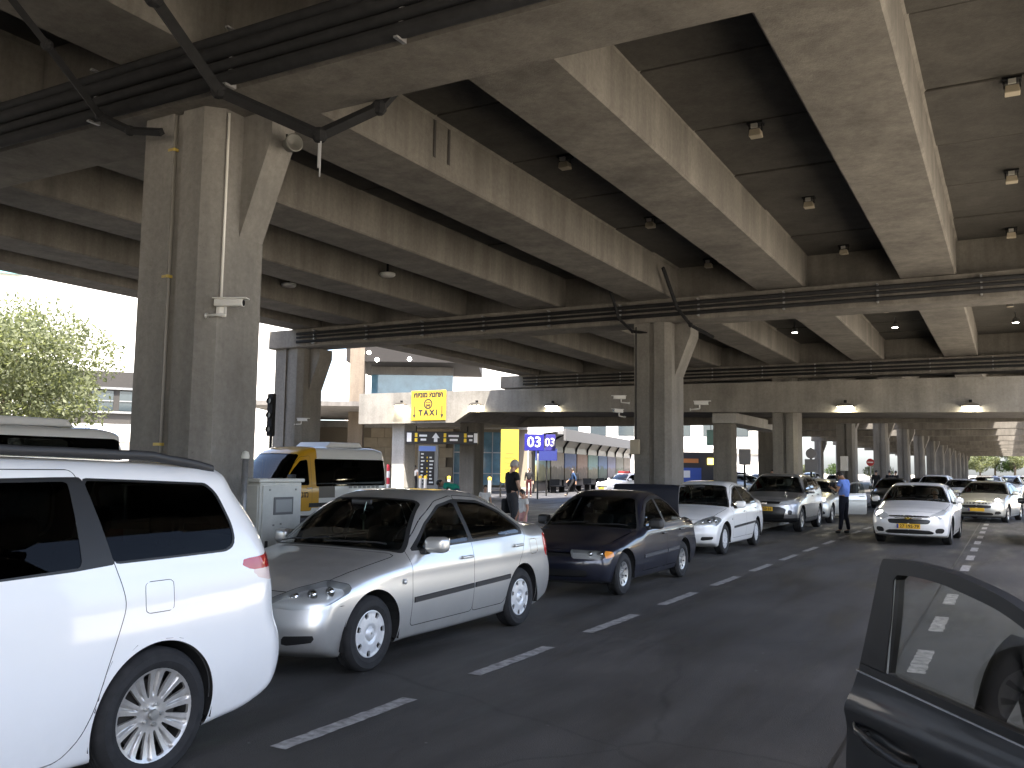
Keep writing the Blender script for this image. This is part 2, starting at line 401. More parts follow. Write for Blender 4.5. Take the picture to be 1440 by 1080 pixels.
def rim_mesh(r, kind):
    """wheel disc facing +x, with windows cut through; returns V, T (thickened)"""
    nr, na = (34, 240) if kind in ('twenty', 'hub7', 'five') else (14, 72)
    rr = np.linspace(.012, r, nr); aa = np.arange(na)*2*math.pi/na
    dome = {'hub7': .012, 'twenty': -.02, 'five': -.015}.get(kind, 0.)
    q = rr/r
    if kind == 'hub7': h = .012*(1-q**2)+.006*np.exp(-((q-.93)/.06)**2)-.012*np.exp(-((q-.30)/.07)**2)+.006*np.exp(-(q/.22)**4)
    elif kind == 'twenty': h = -.030*(1-q**3)+.004*np.exp(-((q-.96)/.04)**2)+.010*np.exp(-(q/.16)**4)
    else: h = -.025*(1-q**2)+.004*np.exp(-((q-.96)/.04)**2)+.01*np.exp(-(q/.2)**4)
    V = np.stack([np.repeat(h, na), np.outer(rr, np.cos(aa)).ravel(), np.outer(rr, np.sin(aa)).ravel()], 1)
    if kind == 'twenty':
        an = np.arctan2(V[:, 2], V[:, 1])+math.pi/10; m = (an % (math.pi/5))-math.pi/10; rad = np.hypot(V[:, 1], V[:, 2])
        V[:, 0] -= .016*np.exp(-((m*rad)/(.004+.014*np.clip(rad/r-.4, 0, 1)))**4)*sstep(.36*r, .5*r, rad)*(1-sstep(.88*r, .95*r, rad))
    i = np.arange(nr-1)[:, None]; j = np.arange(na)[None, :]; a = (i*na+j).ravel(); b = (i*na+(j+1) % na).ravel(); c = a+na; d = b+na
    T = np.vstack([np.stack([a, c, d], 1), np.stack([a, d, b], 1)])
    def holes(V, n, r0, r1, w0, w1, twist=0., phase=0.):
        rad = np.hypot(V[:, 1], V[:, 2]); an = np.arctan2(V[:, 2], V[:, 1])+twist*(rad/r)+phase
        m = (an % (2*math.pi/n))-math.pi/n; t = np.clip((rad-r0)/(r1-r0), 0, 1)
        return smax(np.maximum(r0-rad, rad-r1), np.abs(m)*rad-(w0+(w1-w0)*t), .012)
    if kind == 'hub7': sets = [(7, .68*r, .92*r, .018, .026, 0, 0)]
    elif kind == 'twenty': sets = [(10, .36*r, .91*r, .006, .026, 0, 0)]
    elif kind == 'five': sets = [(5, .32*r, .88*r, .016, .062, 0, 0)]
    elif kind == 'ten': sets = [(10, .4*r, .88*r, .008, .022, 0, 0)]
    else: sets = [(8, .55*r, .85*r, .012, .02, 0, 0)]
    for a in sets:
        V, Ti, T = carve(V, T, holes(V, *a))
    V, T, _ = compact(V, T)
    return thicken(V, T, np.array([-.018, 0, 0]))
WHEELS = {}
def wheel_meshes(r, wd, rimr, kind, rimmat):
    key = (r, wd, rimr, kind, rimmat.name)
    if key in WHEELS: return WHEELS[key]
    hw = wd/2
    tb = MB()
    prof = [(rimr-.012, -hw+.02), (rimr+.006, -hw+.008), (rimr+.03, -hw), (r-.045, -hw+.002), (r-.014, -hw+.018), (r, -hw+.045)]
    g = wd-.09
    for k in range(1, 5):      # tread grooves
        u = -hw+.045+g*k/5; prof += [(r, u-.008), (r-.009, u-.005), (r-.009, u+.005), (r, u+.008)]
    prof += [(r, hw-.045), (r-.014, hw-.018), (r-.030, hw-.006), (r-.034, hw-.001), (r-.045, hw-.001), (r-.05, hw), (rimr+.034, hw), (rimr+.03, hw+.0015), (rimr+.006, hw-.006), (rimr-.012, hw-.02)]
    tb.lathe(prof, axis='x', n=56)
    tv, tf = np.vstack(tb.V), tb.F
    me_t = bpy.data.meshes.new('tyre'); me_t.from_pydata(tv.tolist(), [], [tuple(reversed(f)) for f in tf]); me_t.materials.append(mat('tyre_rubber', (.022, .022, .023), .8, var=.35, vscale=14, spec=.3)); shade_angle(me_t, 35)
    V, T = rim_mesh(rimr, kind); V = V+np.array([hw-.022 if kind == 'hub7' else hw-.018, 0, 0])
    me_r = bpy.data.meshes.new('rim'); me_r.from_pydata(V.tolist(), [], T.tolist()); me_r.materials.append(rimmat); shade_angle(me_r, 32)
    bb = MB().lathe([(rimr-.004, hw-.015), (rimr-.012, hw-.05), (rimr-.02, -hw+.04), (.02, -hw+.04)], axis='x', n=40)
    bb.lathe([(rimr*.72, hw-.085), (rimr*.72, hw-.105)], axis='x', n=32).lathe([(.01, hw-.085), (rimr*.72, hw-.085)], axis='x', n=32)
    me_b = bpy.data.meshes.new('brake_disc'); me_b.from_pydata(np.vstack(bb.V).tolist(), [], bb.F); me_b.materials.append(mat('brake_dark', (.06, .055, .05), .55, .6))
    nb = MB(); rn = .055 if kind != 'steel' else .05
    for k in range(5):
        a = k*2*math.pi/5+.3; c = (hw-.05, rn*math.cos(a), rn*math.sin(a)); e = (hw-.022, c[1], c[2]); nb.tube(c, e, .011, 8)
    nb.lathe([(.001, hw-.016), (.026, hw-.017), (.03, hw-.03)], axis='x', n=20)
    me_n = bpy.data.meshes.new('hub_cap'); me_n.from_pydata(np.vstack(nb.V).tolist(), [], nb.F); me_n.materials.append(mat('hub_metal', (.45, .45, .44), .4, .9))
    WHEELS[key] = (me_t, me_r, me_b, me_n); return WHEELS[key]

DARK = lambda: mat('black_trim', (.018, .018, .019), .55)
def add_wheel(root, x, y, r, wd, rimr, kind, rimmat, side, steer=0., detail=True):
    w = empty('wheel', (x, y, r), parent=root)
    w.rotation_euler = (random.random()*6.28 if detail else 0, 0, (0 if side > 0 else math.pi)+steer)
    w.rotation_mode = 'XYZ'
    ms = wheel_meshes(r, wd, rimr, kind, rimmat)
    for n, m in zip(('tyre', 'rim', 'brake_disc', 'hub_cap'), ms if detail else ms[:2]):
        link(bpy.data.objects.new(n, m), w)
    return w
def plate(root, y, z, face, txt=None, w=.52, h=.115, x=0., tilt=0.):
    """face -1: front plate looks to -y, +1: rear plate"""
    e = MB().rbox((-w/2, -.006, -h/2), (w/2, .006, h/2), .005, 1).obj('license_plate', mat('plate_yellow', (.72, .42, .03), .45), root)
    e.location = (x, y, z); e.rotation_euler = (tilt, 0, 0 if face < 0 else math.pi)
    if txt: text_obj(txt, h*.92, mat('ink_black', (.012, .012, .012), .6), e, 'plate_number', (0.02, -.0085, -.004), (R_(90), 0, 0), .002, .001)
    MB().box((-w/2+.005, -.0085, -h/2+.008), (-w/2+.045, -.006, h/2-.008)).obj('plate_band', mat('plate_blue', (.02, .06, .35), .5), e)
    return e
def build_car(name, sp, loc, rz=0.):
    """front faces -y, +x is the driver's side; parts: body, doors, hood, trunk_lid, windows, lamps, wheels, mirrors ..."""
    sp = dict(sp); H = Hull(sp); L = sp['L']; res = sp.get('res', 1.)
    root = empty(name, loc, rz)
    V, T = H.mesh(int(130*res), int(104*res), int(34*res))
    ctr = np.array([0, L/2, 0])
    pm = sp['paint']; gl = sp.get('glass') or glass('car_glass', (.42, .46, .45)); parts = {}
    def outp(nm, V_, T_, m, both=True, offs=0., parent=root, sub=None, flip=False):
        """mirrors the half-mesh; both=False gives one object per side"""
        if len(T_) == 0: return []
        v, t, _ = compact(V_, T_); n = H.normals(v)
        if offs: v = v+n*offs
        if flip: t = t[:, ::-1]; n = -n
        vm = v*np.array([-1, 1, 1]); nm_ = n*np.array([-1, 1, 1]); res_ = []
        if both:
            res_.append(mesh_obj(nm, np.vstack([v, vm])-ctr, np.vstack([t, t[:, ::-1]+len(v)]), m, parent, normals=np.vstack([n, nm_])))
        else:
            res_.append(mesh_obj(nm, v-ctr, t, m, parent, normals=n))
            res_.append(mesh_obj(nm, vm-ctr, t[:, ::-1], m, parent, normals=nm_))
        return res_
    ax = lambda: np.abs(V[:, 0])
    # wheel arches
    ra = sp.get('arch', sp['r']+.055)
    for s_ in sp['axles']:
        c = np.stack([V[:, 1]-s_, V[:, 2]-sp['r']], 1); lift = sp.get('archz', 1.0)
        fv = np.maximum(np.hypot(c[:, 0], c[:, 1])-ra, .34-ax())
        fv = np.maximum(fv, -10.) ; V, Ti, T = carve(V, T, fv)
    def front_poly(P, r=.02): return lambda V: sd_poly(np.stack([np.abs(V[:, 0]), V[:, 2]], 1), round_poly(P, r))
    def wrap_front(P, r=.03): return lambda V: np.maximum(sd_poly(np.stack([np.abs(V[:, 0])+V[:, 1], V[:, 2]], 1), round_poly(P, r)), V[:, 1]-L*.45)
    def wrap_rear(P, r=.03): return lambda V: np.maximum(sd_poly(np.stack([np.abs(V[:, 0])+(L-V[:, 1]), V[:, 2]], 1), round_poly(P, r)), L*.55-V[:, 1])
    def side_poly(P, r=.05, xm=.35): return lambda V: np.maximum(sd_poly(V[:, 1:3], round_poly(P, r)), xm-np.abs(V[:, 0]))
    gap = sp.get('gap', .006)
    # glazing
    wins = []
    trimw = sp.get('trimw', .022)
    for P, r in sp['windows']:
        fv = side_poly(P, r)(V)
        V, Ti, T = carve(V, T, fv); wins.append((Ti, 'side_window', False))
    Tr_all = []
    for P, r in sp.get('dlo', []):
        fv = side_poly(P, r)(V); V, Ti, T = carve(V, T, fv); Tr_all.append(Ti)
    def shield(s0, s1, inset, zmin, rr=.06):
        y2, z2 = H.warp(V[:, 0], V[:, 1], V[:, 2])
        lim = H.wid(V[:, 1], V[:, 2])-inset
        return np.maximum(smax(np.maximum(s0-y2, y2-s1), ax()-lim, rr), zmin-V[:, 2])
    for key, nm in (('ws', 'windshield'), ('bl', 'rear_window')):
        if key not in sp: continue
        s0, s1, ins, zmin = sp[key]
        V, Ti, T = carve(V, T, shield(s0-.03, s1+.03, ins-.025, zmin))
        V2, Tin, Tband = carve(V, Ti, shield(s0, s1, ins, zmin)); V = V2
        wins.append((Tin, nm, True)); Tr_all.append(Tband)
    # lamps, grilles
    lamps = []
    for nm, fn, m, depth in sp.get('lamps', []):
        fv = {'f': wrap_front, 'r': wrap_rear, 'g': front_poly, 's': side_poly}[fn[0]](fn[1], fn[2])(V)
        if fn[0] == 'g': fv = np.maximum(fv, (V[:, 1]-L*.4) if fn[3] < 0 else (L*.6-V[:, 1]))
        V, Ti, T = carve(V, T, fv); lamps.append((nm, Ti, m, depth, fn))
    # hood, doors, boot cut out with open joints
    panels = []
    if 'hood' in sp:
        s0, s1, wfrac = sp['hood']
        y2, z2 = H.warp(V[:, 0], V[:, 1], V[:, 2])
        fv = smax(np.maximum(s0-y2, y2-s1), ax()-(H.wid(V[:, 1], V[:, 2]*0+.6)*np.interp(V[:, 1], [s0, s1], [wfrac, wfrac+.06])), .05)
        fv = np.maximum(fv, .55-V[:, 2])
        V, Ti, T = carve(V, T, fv-gap/2); f2 = np.concatenate([fv, np.zeros(len(V)-len(fv))])
        y2, z2 = H.warp(V[:, 0], V[:, 1], V[:, 2])
        fv = smax(np.maximum(s0-y2, y2-s1), ax()-(H.wid(V[:, 1], V[:, 2]*0+.6)*np.interp(V[:, 1], [s0, s1], [wfrac, wfrac+.06])), .05); fv = np.maximum(fv, .55-V[:, 2])
        V, Th, _ = carve(V, Ti, fv+gap/2); panels.append((Th, 'hood', True))
    for P, r in sp.get('doors', []):
        fn = side_poly(P, r, .4)
        V, Ti, T = carve(V, T, fn(V)-gap/2); V, Td, _ = carve(V, Ti, fn(V)+gap/2); panels.append((Td, 'door', False))
    for P, r in sp.get('flaps', []):
        fn = side_poly(P, r, .4)
        V, Ti, T = carve(V, T, fn(V)-.002); V, Td, _ = carve(V, Ti, fn(V)+.002); panels.append((Td, 'fuel_flap', False))
    if 'trunk' in sp:
        s0, s1, wf, zmin = sp['trunk']
        def tf():
            return np.maximum(smax(np.maximum(s0-V[:, 1], V[:, 1]-s1), ax()-wf, .05), zmin-V[:, 2])
        V, Ti, T = carve(V, T, tf()-gap/2); V, Td, _ = carve(V, Ti, tf()+gap/2)
        panels.append((Td, 'trunk_lid', True))
    for P in sp.get('seams', []):        # thin open joints: bumper splits and the like (side view lines)
        P = np.array(P); 
        def ln(V):
            d = np.full(len(V), 9.)
            for a, b in zip(P[:-1], P[1:]):
                w = V[:, 1:3]-a; e = b-a; t = np.clip((w@e)/(e@e), 0, 1)[:, None]; d = np.minimum(d, np.hypot(*(w-e*t).T))
            return np.maximum(d-.0028, .35-np.abs(V[:, 0]))
        V, _, T = carve(V, T, ln(V))
    low = None
    if 'skirt' in sp:                    # dark lower edge in unpainted plastic
        V, low, T = carve(V, T, V[:, 2]-np.interp(V[:, 1], *zip(*sp['skirt'])))
    body = outp('body', V, T, pm)[0]
    if low is not None: outp('lower_trim', V, low, DARK())
    doors = []
    for t_, nm, both in panels:
        if nm == 'trunk_lid' and sp.get('trunk_open'): continue
        rs = outp(nm, V, t_, pm, both)
        if nm == 'door': doors += rs
    for t_, nm, both in wins:
        outp(nm, V, t_, (sp.get('wsglass') or gl) if nm == 'windshield' else gl, both, offs=-.004)
    if Tr_all: outp('window_trim', V, np.vstack(Tr_all), sp.get('trimmat') or mat('window_rubber', (.012, .012, .012), .5), True, offs=-.001)
    for nm, t_, m, depth, fn in lamps:
        if depth and nm == 'headlight':
            ob = outp(nm, V, t_, glass('lamp_lens', (.93, .95, .95), .9), False, offs=0)
            pos = compact(V, t_)[0]
            for sgn, o in zip((1, -1), ob):
                v, t2, _ = compact(V, t_); n = H.normals(v); c = v.mean(0)
                vb = c+(v-c)*np.array([.86, .86, .86])-n.mean(0)*depth-n*depth*.3; vb[:, 0] *= sgn
                mesh_obj('reflector', vb-ctr, t2 if sgn > 0 else t2[:, ::-1], m, o, smooth=True)
                # side skirts of the lamp pot
                E = np.vstack([t2[:, [0, 1]], t2[:, [1, 2]], t2[:, [2, 0]]]); _, fi, cn = np.unique(np.sort(E, 1), axis=0, return_index=True, return_counts=True); B = E[fi[cn == 1]]
                vo = v-n*.004; vo = vo*np.array([sgn, 1, 1]); nv = len(v)
                mesh_obj('lamp_housing', np.vstack([vo, vb])-ctr, np.vstack([np.stack([B[:, 0], B[:, 1], B[:, 1]+nv], 1), np.stack([B[:, 0], B[:, 1]+nv, B[:, 0]+nv], 1)]), sp.get('potmat') or mat('lamp_pot', (.45, .45, .44), .4, .3), o)
                bb = MB()
                for (bx, by, bz, br) in sp.get('bulbs', []):
                    prof = [(br*math.sin(a), br*.9*(1-math.cos(a))) for a in np.linspace(.05, 1.45, 7)]
                    q = MB().lathe(prof, axis='y', n=20); vv = np.vstack(q.V); vv = vv+np.array([bx*sgn, by, bz])-ctr; bb.add(vv, q.F)
                    q = MB().lathe([(br*.30*math.sin(a), -br*.30*math.cos(a)) for a in np.linspace(.05, 3.0, 8)], axis='y', n=12); vv = np.vstack(q.V)+np.array([bx*sgn, by+br*.15, bz])-ctr; bb.add(vv, q.F)
                if bb.n: bb.obj('lamp_bowl', mat('chrome_bowl', (.75, .75, .74), .12, 1.), o, True)
        elif depth:
            outp(nm, V, t_, m, True, offs=-depth)
        else:
            outp(nm, V, t_, m, nm not in ('headlight', 'tail_light', 'fog_lamp', 'indicator'))
    # dark cabin lining so panes look into an interior, floor pan, arch liners
    sel = T; v, t, _ = compact(V, np.vstack([T]+[p[0] for p in panels if p[1] == 'door'])); n = H.normals(v)
    cen = v[t].mean(1); keep = (cen[:, 1] > sp['cabin'][0]) & (cen[:, 1] < sp['cabin'][1]) & (cen[:, 2] > .35)
    t = t[keep]
    if len(t):
        v, t, u = compact(v, t); n = n[u]; vi = v-n*.035; vi[:, 0] = np.maximum(vi[:, 0], 0.0)
        mesh_obj('cabin_lining', np.vstack([vi, vi*np.array([-1, 1, 1])])-ctr, np.vstack([t[:, ::-1], t+len(vi)]), sp.get('lining') or mat('cabin_grey', (.05, .05, .05), .8), root, smooth=True)
    m = MB(); w = H.w; zf = sp.get('floor', .24)
    m.box((-w+.14, sp['axles'][0]+.42-L/2, zf), (w-.14, sp['axles'][1]-.42-L/2, zf+.06))
    m.box((-w+.28, .25-L/2, zf+.02), (w-.28, L-.3-L/2, zf+.12))
    for s_ in sp['axles']:
        a = np.linspace(-.25, math.pi+.25, 18); rl = ra+.012
        for sx in (1, -1):
            xo = w-.035; xi = w-.34; P = []
            for an in a: P += [(sx*xo, s_-L/2+rl*math.cos(an), sp['r']+rl*math.sin(an)), (sx*xi, s_-L/2+rl*math.cos(an), sp['r']+rl*math.sin(an))]
            wv = np.interp(s_, H.plan[:, 0], H.plan[:, 1])
            P = np.array(P)
            F = [(2*k, 2*k+1, 2*k+3, 2*k+2) for k in range(17)]+[tuple(range(1, 36, 2))]
            m.add(P, F)
    m.obj('underbody', mat('under_black', (.012, .012, .012), .9), root)
    # cabin furniture
    if 'seats' in sp:
        sm = sp.get('seatmat') or mat('seat_cloth', (.035, .034, .034), .9, var=.3, vscale=30)
        for (sx, sy, kind) in sp['seats']:
            q = MB(); wd = .25 if kind == 'f' else .6; zz = sp.get('seatz', .42)
            y = sy-L/2
            q.rbox((sx-wd, y-.25, zz-.05), (sx+wd, y+.25, zz+.13), .06, 2)
            k = MB(); k.rbox((sx-wd, -.07, 0), (sx+wd, .07, .56), .06, 2); kv = np.vstack(k.V); kv[:, 1] += kv[:, 2]*.32; kv[:, 1] += y+.22; kv[:, 2] += zz+.08
            q.add(kv, k.F); s_ = q.obj('seat', sm, root, True)
            for hx in ((0,) if kind == 'f' else (-.35, .35)):
                k = MB().rbox((sx+hx-.13, y+.39, zz+.68), (sx+hx+.13, y+.49, zz+.86), .05, 2); k.tube((sx+hx-.05, y+.42, zz+.6), (sx+hx-.05, y+.43, zz+.7), .008, 6).tube((sx+hx+.05, y+.42, zz+.6), (sx+hx+.05, y+.43, zz+.7), .008, 6)
                k.obj('headrest', sm, s_, True)
        dm = mat('dash_black', (.02, .02, .021), .7)
        y0, z0 = sp['dash']; y0 -= L/2
        MB().rbox((-w+.16, y0, z0-.3), (w-.16, y0+.5, z0), .08, 2).obj('dashboard', dm, root, True)
        st = MB(); a = np.arange(20)*2*math.pi/20; c = np.array([.36, y0+.66, z0+.0]); pts = [c+np.array([.18*math.cos(t), .18*math.sin(t)*.35, .18*math.sin(t)*.93]) for t in a]
        for k in range(20): st.tube(pts[k], pts[(k+1) % 20], .014, 6, caps=False)
        st.tube(pts[0], pts[10], .018, 6).tube(c, c+np.array([0, -.3, -.1]), .03, 8); st.obj('steering_wheel', dm, root, True)
    # wheels
    st = sp.get('steer', 0.)
    for k, s_ in enumerate(sp['axles']):
        for sx in (1, -1):
            add_wheel(root, sx*(H.w*np.interp(s_, H.plan[:, 0], H.plan[:, 1])-sp.get('winset', .03)-sp['tw']/2), s_-L/2, sp['r'], sp['tw'], sp['rimr'], sp['rim'], sp['rimmat'], sx, st if k == 0 else 0., res > .45)
    # mirrors, handles
    if 'mirror' in sp:
        my, mz = sp['mirror']; mx = float(H.wid(np.array([my]), np.array([mz]))[0])
        for sx in (1, -1):
            q = MB(); q.rbox((mx+.03, my-.07, mz-.03), (mx+.23, my+.07, mz+.115), .05, 3); vv = np.vstack(q.V)
            vv[:, 1] += (vv[:, 0]-mx)*.25; vv[:, 1] -= np.clip(.13-(vv[:, 0]-mx), -1, .13)*0; vv -= ctr; vv[:, 0] *= sx
            o = mesh_obj('mirror', vv, q.F if sx > 0 else [tuple(reversed(f)) for f in q.F], sp.get('mirrormat') or pm, root, True)
            q = MB().rbox((mx-.03, my-.06, mz-.045), (mx+.07, my+.03, mz+.01), .015, 1); vv = np.vstack(q.V)-ctr; vv[:, 0] *= sx
            mesh_obj('mirror_foot', vv, q.F if sx > 0 else [tuple(reversed(f)) for f in q.F], DARK(), o, True)
            q = MB().rbox((mx+.05, my+.105, mz-.015), (mx+.215, my+.112, mz+.1), .004, 1); vv = np.vstack(q.V)-ctr; vv[:, 0] *= sx
            mesh_obj('mirror_glass', vv, q.F if sx > 0 else [tuple(reversed(f)) for f in q.F], mat('mirror_silver', (.7, .72, .74), .03, 1.), o)
    for (hy, hz) in sp.get('handles', []):
        hx = float(H.wid(np.array([hy]), np.array([hz]))[0])
        for sx in (1, -1):
            q = MB().rbox((hx+.012, hy-.095, hz-.014), (hx+.036, hy+.095, hz+.014), .012, 2).rbox((hx-.02, hy-.09, hz-.012), (hx+.02, hy-.06, hz+.012), .008, 1).rbox((hx-.02, hy+.06, hz-.012), (hx+.02, hy+.09, hz+.012), .008, 1)
            vv = np.vstack(q.V)-ctr; vv[:, 0] *= sx
            dk = [d for d in doors if (d.data.vertices[0].co.x > 0) == (sx > 0)] if doors else []
            best = min(dk, key=lambda d: abs(np.mean([v.co.y for v in d.data.vertices])-(hy-L/2))) if dk else root
            mesh_obj('handle', vv, q.F if sx > 0 else [tuple(reversed(f)) for f in q.F], sp.get('handlemat') or pm, best, True)
            q = MB().lathe([(.001, .0), (.035, .002), (.05, .0)], axis='x', n=20); vv = np.vstack(q.V)*np.array([1, 1.5, .8])+np.array([hx+.001, hy, hz-.005])-ctr; vv[:, 0] *= sx
    for (y0, z0, y1, z1, hh) in sp.get('mould', []):
        for sx in (1, -1):
            n = 12; ys = np.linspace(y0, y1, n); zs = np.linspace(z0, z1, n); P = []; F = []
            for y, z in zip(ys, zs):
                for dz, dx in ((-hh, .0), (-hh*.7, .012), (hh*.7, .012), (hh, .0)):
                    P.append((sx*(float(H.wid(np.array([y]), np.array([z+dz]))[0])*1+dx-.001), y-L/2, z+dz))
            for k in range(n-1):
                for j in range(3):
                    q = (4*k+j, 4*k+4+j, 4*k+5+j, 4*k+1+j); F.append(q if sx > 0 else tuple(reversed(q)))
            F += [(0, 1, 2, 3), tuple(4*(n-1)+j for j in (3, 2, 1, 0))]
            mesh_obj('side_moulding', P, F, sp.get('mouldmat') or DARK(), root)
    if sp.get('wiper', True) and 'ws' in sp:
        q = MB(); s0 = sp['ws'][0]
        for x0, x1 in ((-.55, .05), (.05, .62)):
            pts = []
            for k in range(7):
                x = x0+(x1-x0)*k/6; yy = s0+.02+.05*k/6
                # walk onto the glass
                zs = np.linspace(.6, 2.4, 120); P = np.stack([np.full(120, x), np.full(120, yy+.3*x*x), zs], 1); ff = H.f(P); z = zs[np.argmax(ff > 0)]
                pts.append((x, yy+.3*x*x-L/2-.01, z+.018))
            q.path(pts, .007, 6)
        q.obj('wiper', DARK(), root)
    return root, H
# ------------------------------------------------------------------ vehicle shapes
RIM_SILVER = mat('rim_silver', (.52, .52, .52), .32, .85, var=.12, vscale=20)
RIM_ALLOY = mat('rim_alloy', (.58, .56, .53), .36, .65, var=.18, vscale=18)
RIM_HUB = mat('rim_plastic', (.62, .63, .64), .38, .35, var=.15, vscale=16)
REFL = mat('reflector_silver', (.72, .72, .71), .28, .45)
TAIL = mat('tail_red', (.42, .012, .014), .12, spec=.6, coat=.6)
TAILW = mat('tail_clear', (.7, .55, .52), .12, spec=.6, coat=.6)
GRILLE = mat('grille_black', (.012, .012, .012), .4)
AMBER = mat('amber_lens', (.75, .28, .04), .15, coat=.5)
HEADL = mat('headlamp_clear', (.68, .7, .71), .08, .35, coat=.8)
LIT = mat('headlamp_lit', (1, .95, .85), .3, emit=(1, .95, .86), estr=7.)
SILVER = paint('silver_paint', (.60, .60, .585), .7, .33, .10)
WHITE = paint('white_paint', (.80, .80, .79), 0., .3, .06)
NAVY = paint('navy_paint', (.006, .008, .02), .2, .28, .02)
GREYP = paint('grey_paint', (.30, .30, .295), .75, .36, .12)
OLIVE = paint('dark_green_paint', (.045, .05, .042), .5, .36, .12)
BLACKP = paint('black_paint', (.012, .012, .014), .2, .3, .06)
GLASS_D = glass('dark_glass', (.10, .11, .11))
GLASS_T = glass('tinted_glass', (.045, .05, .05), .22)
GLASS_W = glass('windshield_glass', (.50, .56, .54))
def corolla(paint_, **kw):
    d = dict(L=4.41, W=1.71, paint=paint_, res=1.,
        prof=[(.20, .20), (.06, .26), (0., .42), (.02, .56), (.05, .68), (.16, .755), (.45, .85), (.80, .925), (1.12, .99), (1.45, 1.185), (1.80, 1.365), (2.1, 1.452), (2.5, 1.478), (2.9, 1.455), (3.3, 1.35), (3.62, 1.205), (3.86, 1.105), (4.08, 1.085), (4.28, 1.07), (4.345, .98), (4.38, .75), (4.41, .62), (4.40, .44), (4.34, .27), (4.2, .21), (3.2, .185), (1.2, .185)],
        plan=[(0, .90), (.3, .945), (.8, .985), (1.5, 1.), (3., 1.), (3.6, .985), (4.0, .955), (4.41, .90)],
        belt=[(0, .80), (1.0, .90), (1.5, .93), (2.5, .965), (3.5, .995), (4.41, 1.0)], tumble=.50, tcurve=.10, shoulder=.035, tuck=.075, zmax=.58, crease=[(.80, .008, .06)],
        bowf=.34, bowr=.20, crown=.07, k0=.045, k1=.09, axles=(.88, 3.48), r=.31, tw=.19, rimr=.20, rim='hub7', rimmat=RIM_HUB,
        windows=[([(1.53, .965), (1.80, 1.165), (2.12, 1.315), (2.385, 1.355), (2.41, .985)], .03), ([(2.475, .985), (2.455, 1.36), (2.85, 1.335), (3.18, 1.225), (3.44, 1.06), (3.47, 1.005)], .035)],
        dlo=[([(1.44, .945), (1.78, 1.18), (2.10, 1.335), (2.42, 1.385), (2.85, 1.362), (3.2, 1.245), (3.50, 1.075), (3.53, .985)], .04)],
        ws=(1.13, 1.86, .075, .9), bl=(3.28, 3.86, .09, .9), hood=(.10, 1.06, .80),
        doors=[([(1.40, .30), (2.44, .30), (2.44, 1.42), (2.1, 1.37), (1.76, 1.215), (1.40, .97)], .05), ([(2.44, .30), (3.06, .30), (3.20, .44), (3.40, .70), (3.58, 1.0), (3.22, 1.28), (2.86, 1.395), (2.44, 1.42)], .05)],
        trunk=(3.86, 4.36, .56, .72),
        flaps=[([(3.66, .76), (3.84, .76), (3.84, .92), (3.66, .92)], .03)],
        lamps=[('headlight', ('f', [(.40, .605), (.75, .575), (1.12, .60), (1.42, .69), (1.40, .745), (1.15, .785), (.80, .735), (.55, .675)], .05), REFL, .05),
               ('tail_light', ('r', [(.62, .72), (1.12, .70), (1.22, .80), (1.16, .97), (.62, .95)], .05), TAIL, 0),
               ('grille', ('g', [(-.01, .60), (.30, .60), (.36, .70), (-.01, .71)], .02, -1), GRILLE, .015),
               ('lower_grille', ('g', [(-.01, .30), (.40, .30), (.42, .38), (-.01, .39)], .02, -1), GRILLE, .02),
               ('fog_lamp', ('f', [(.64, .30), (.98, .33), (.99, .385), (.64, .38)], .03), GRILLE, 0)],
        bulbs=[(.50, .24, .655, .05), (.62, .31, .67, .052), (.71, .42, .69, .045)],
        seams=[[(.0, .555), (.45, .585), (.62, .60)], [(3.82, .56), (4.1, .60), (4.41, .66)]],
        cabin=(1.3, 3.75), seats=[(.36, 2.25, 'f'), (-.36, 2.25, 'f'), (0, 3.1, 'r')], dash=(1.35, .98), mirror=(1.62, .955), handles=[(2.30, .835), (3.36, .875)],
        mould=[(1.43, .525, 2.43, .548, .026), (2.46, .549, 3.17, .565, .026)], handlemat=None)
    d.update(kw); return d
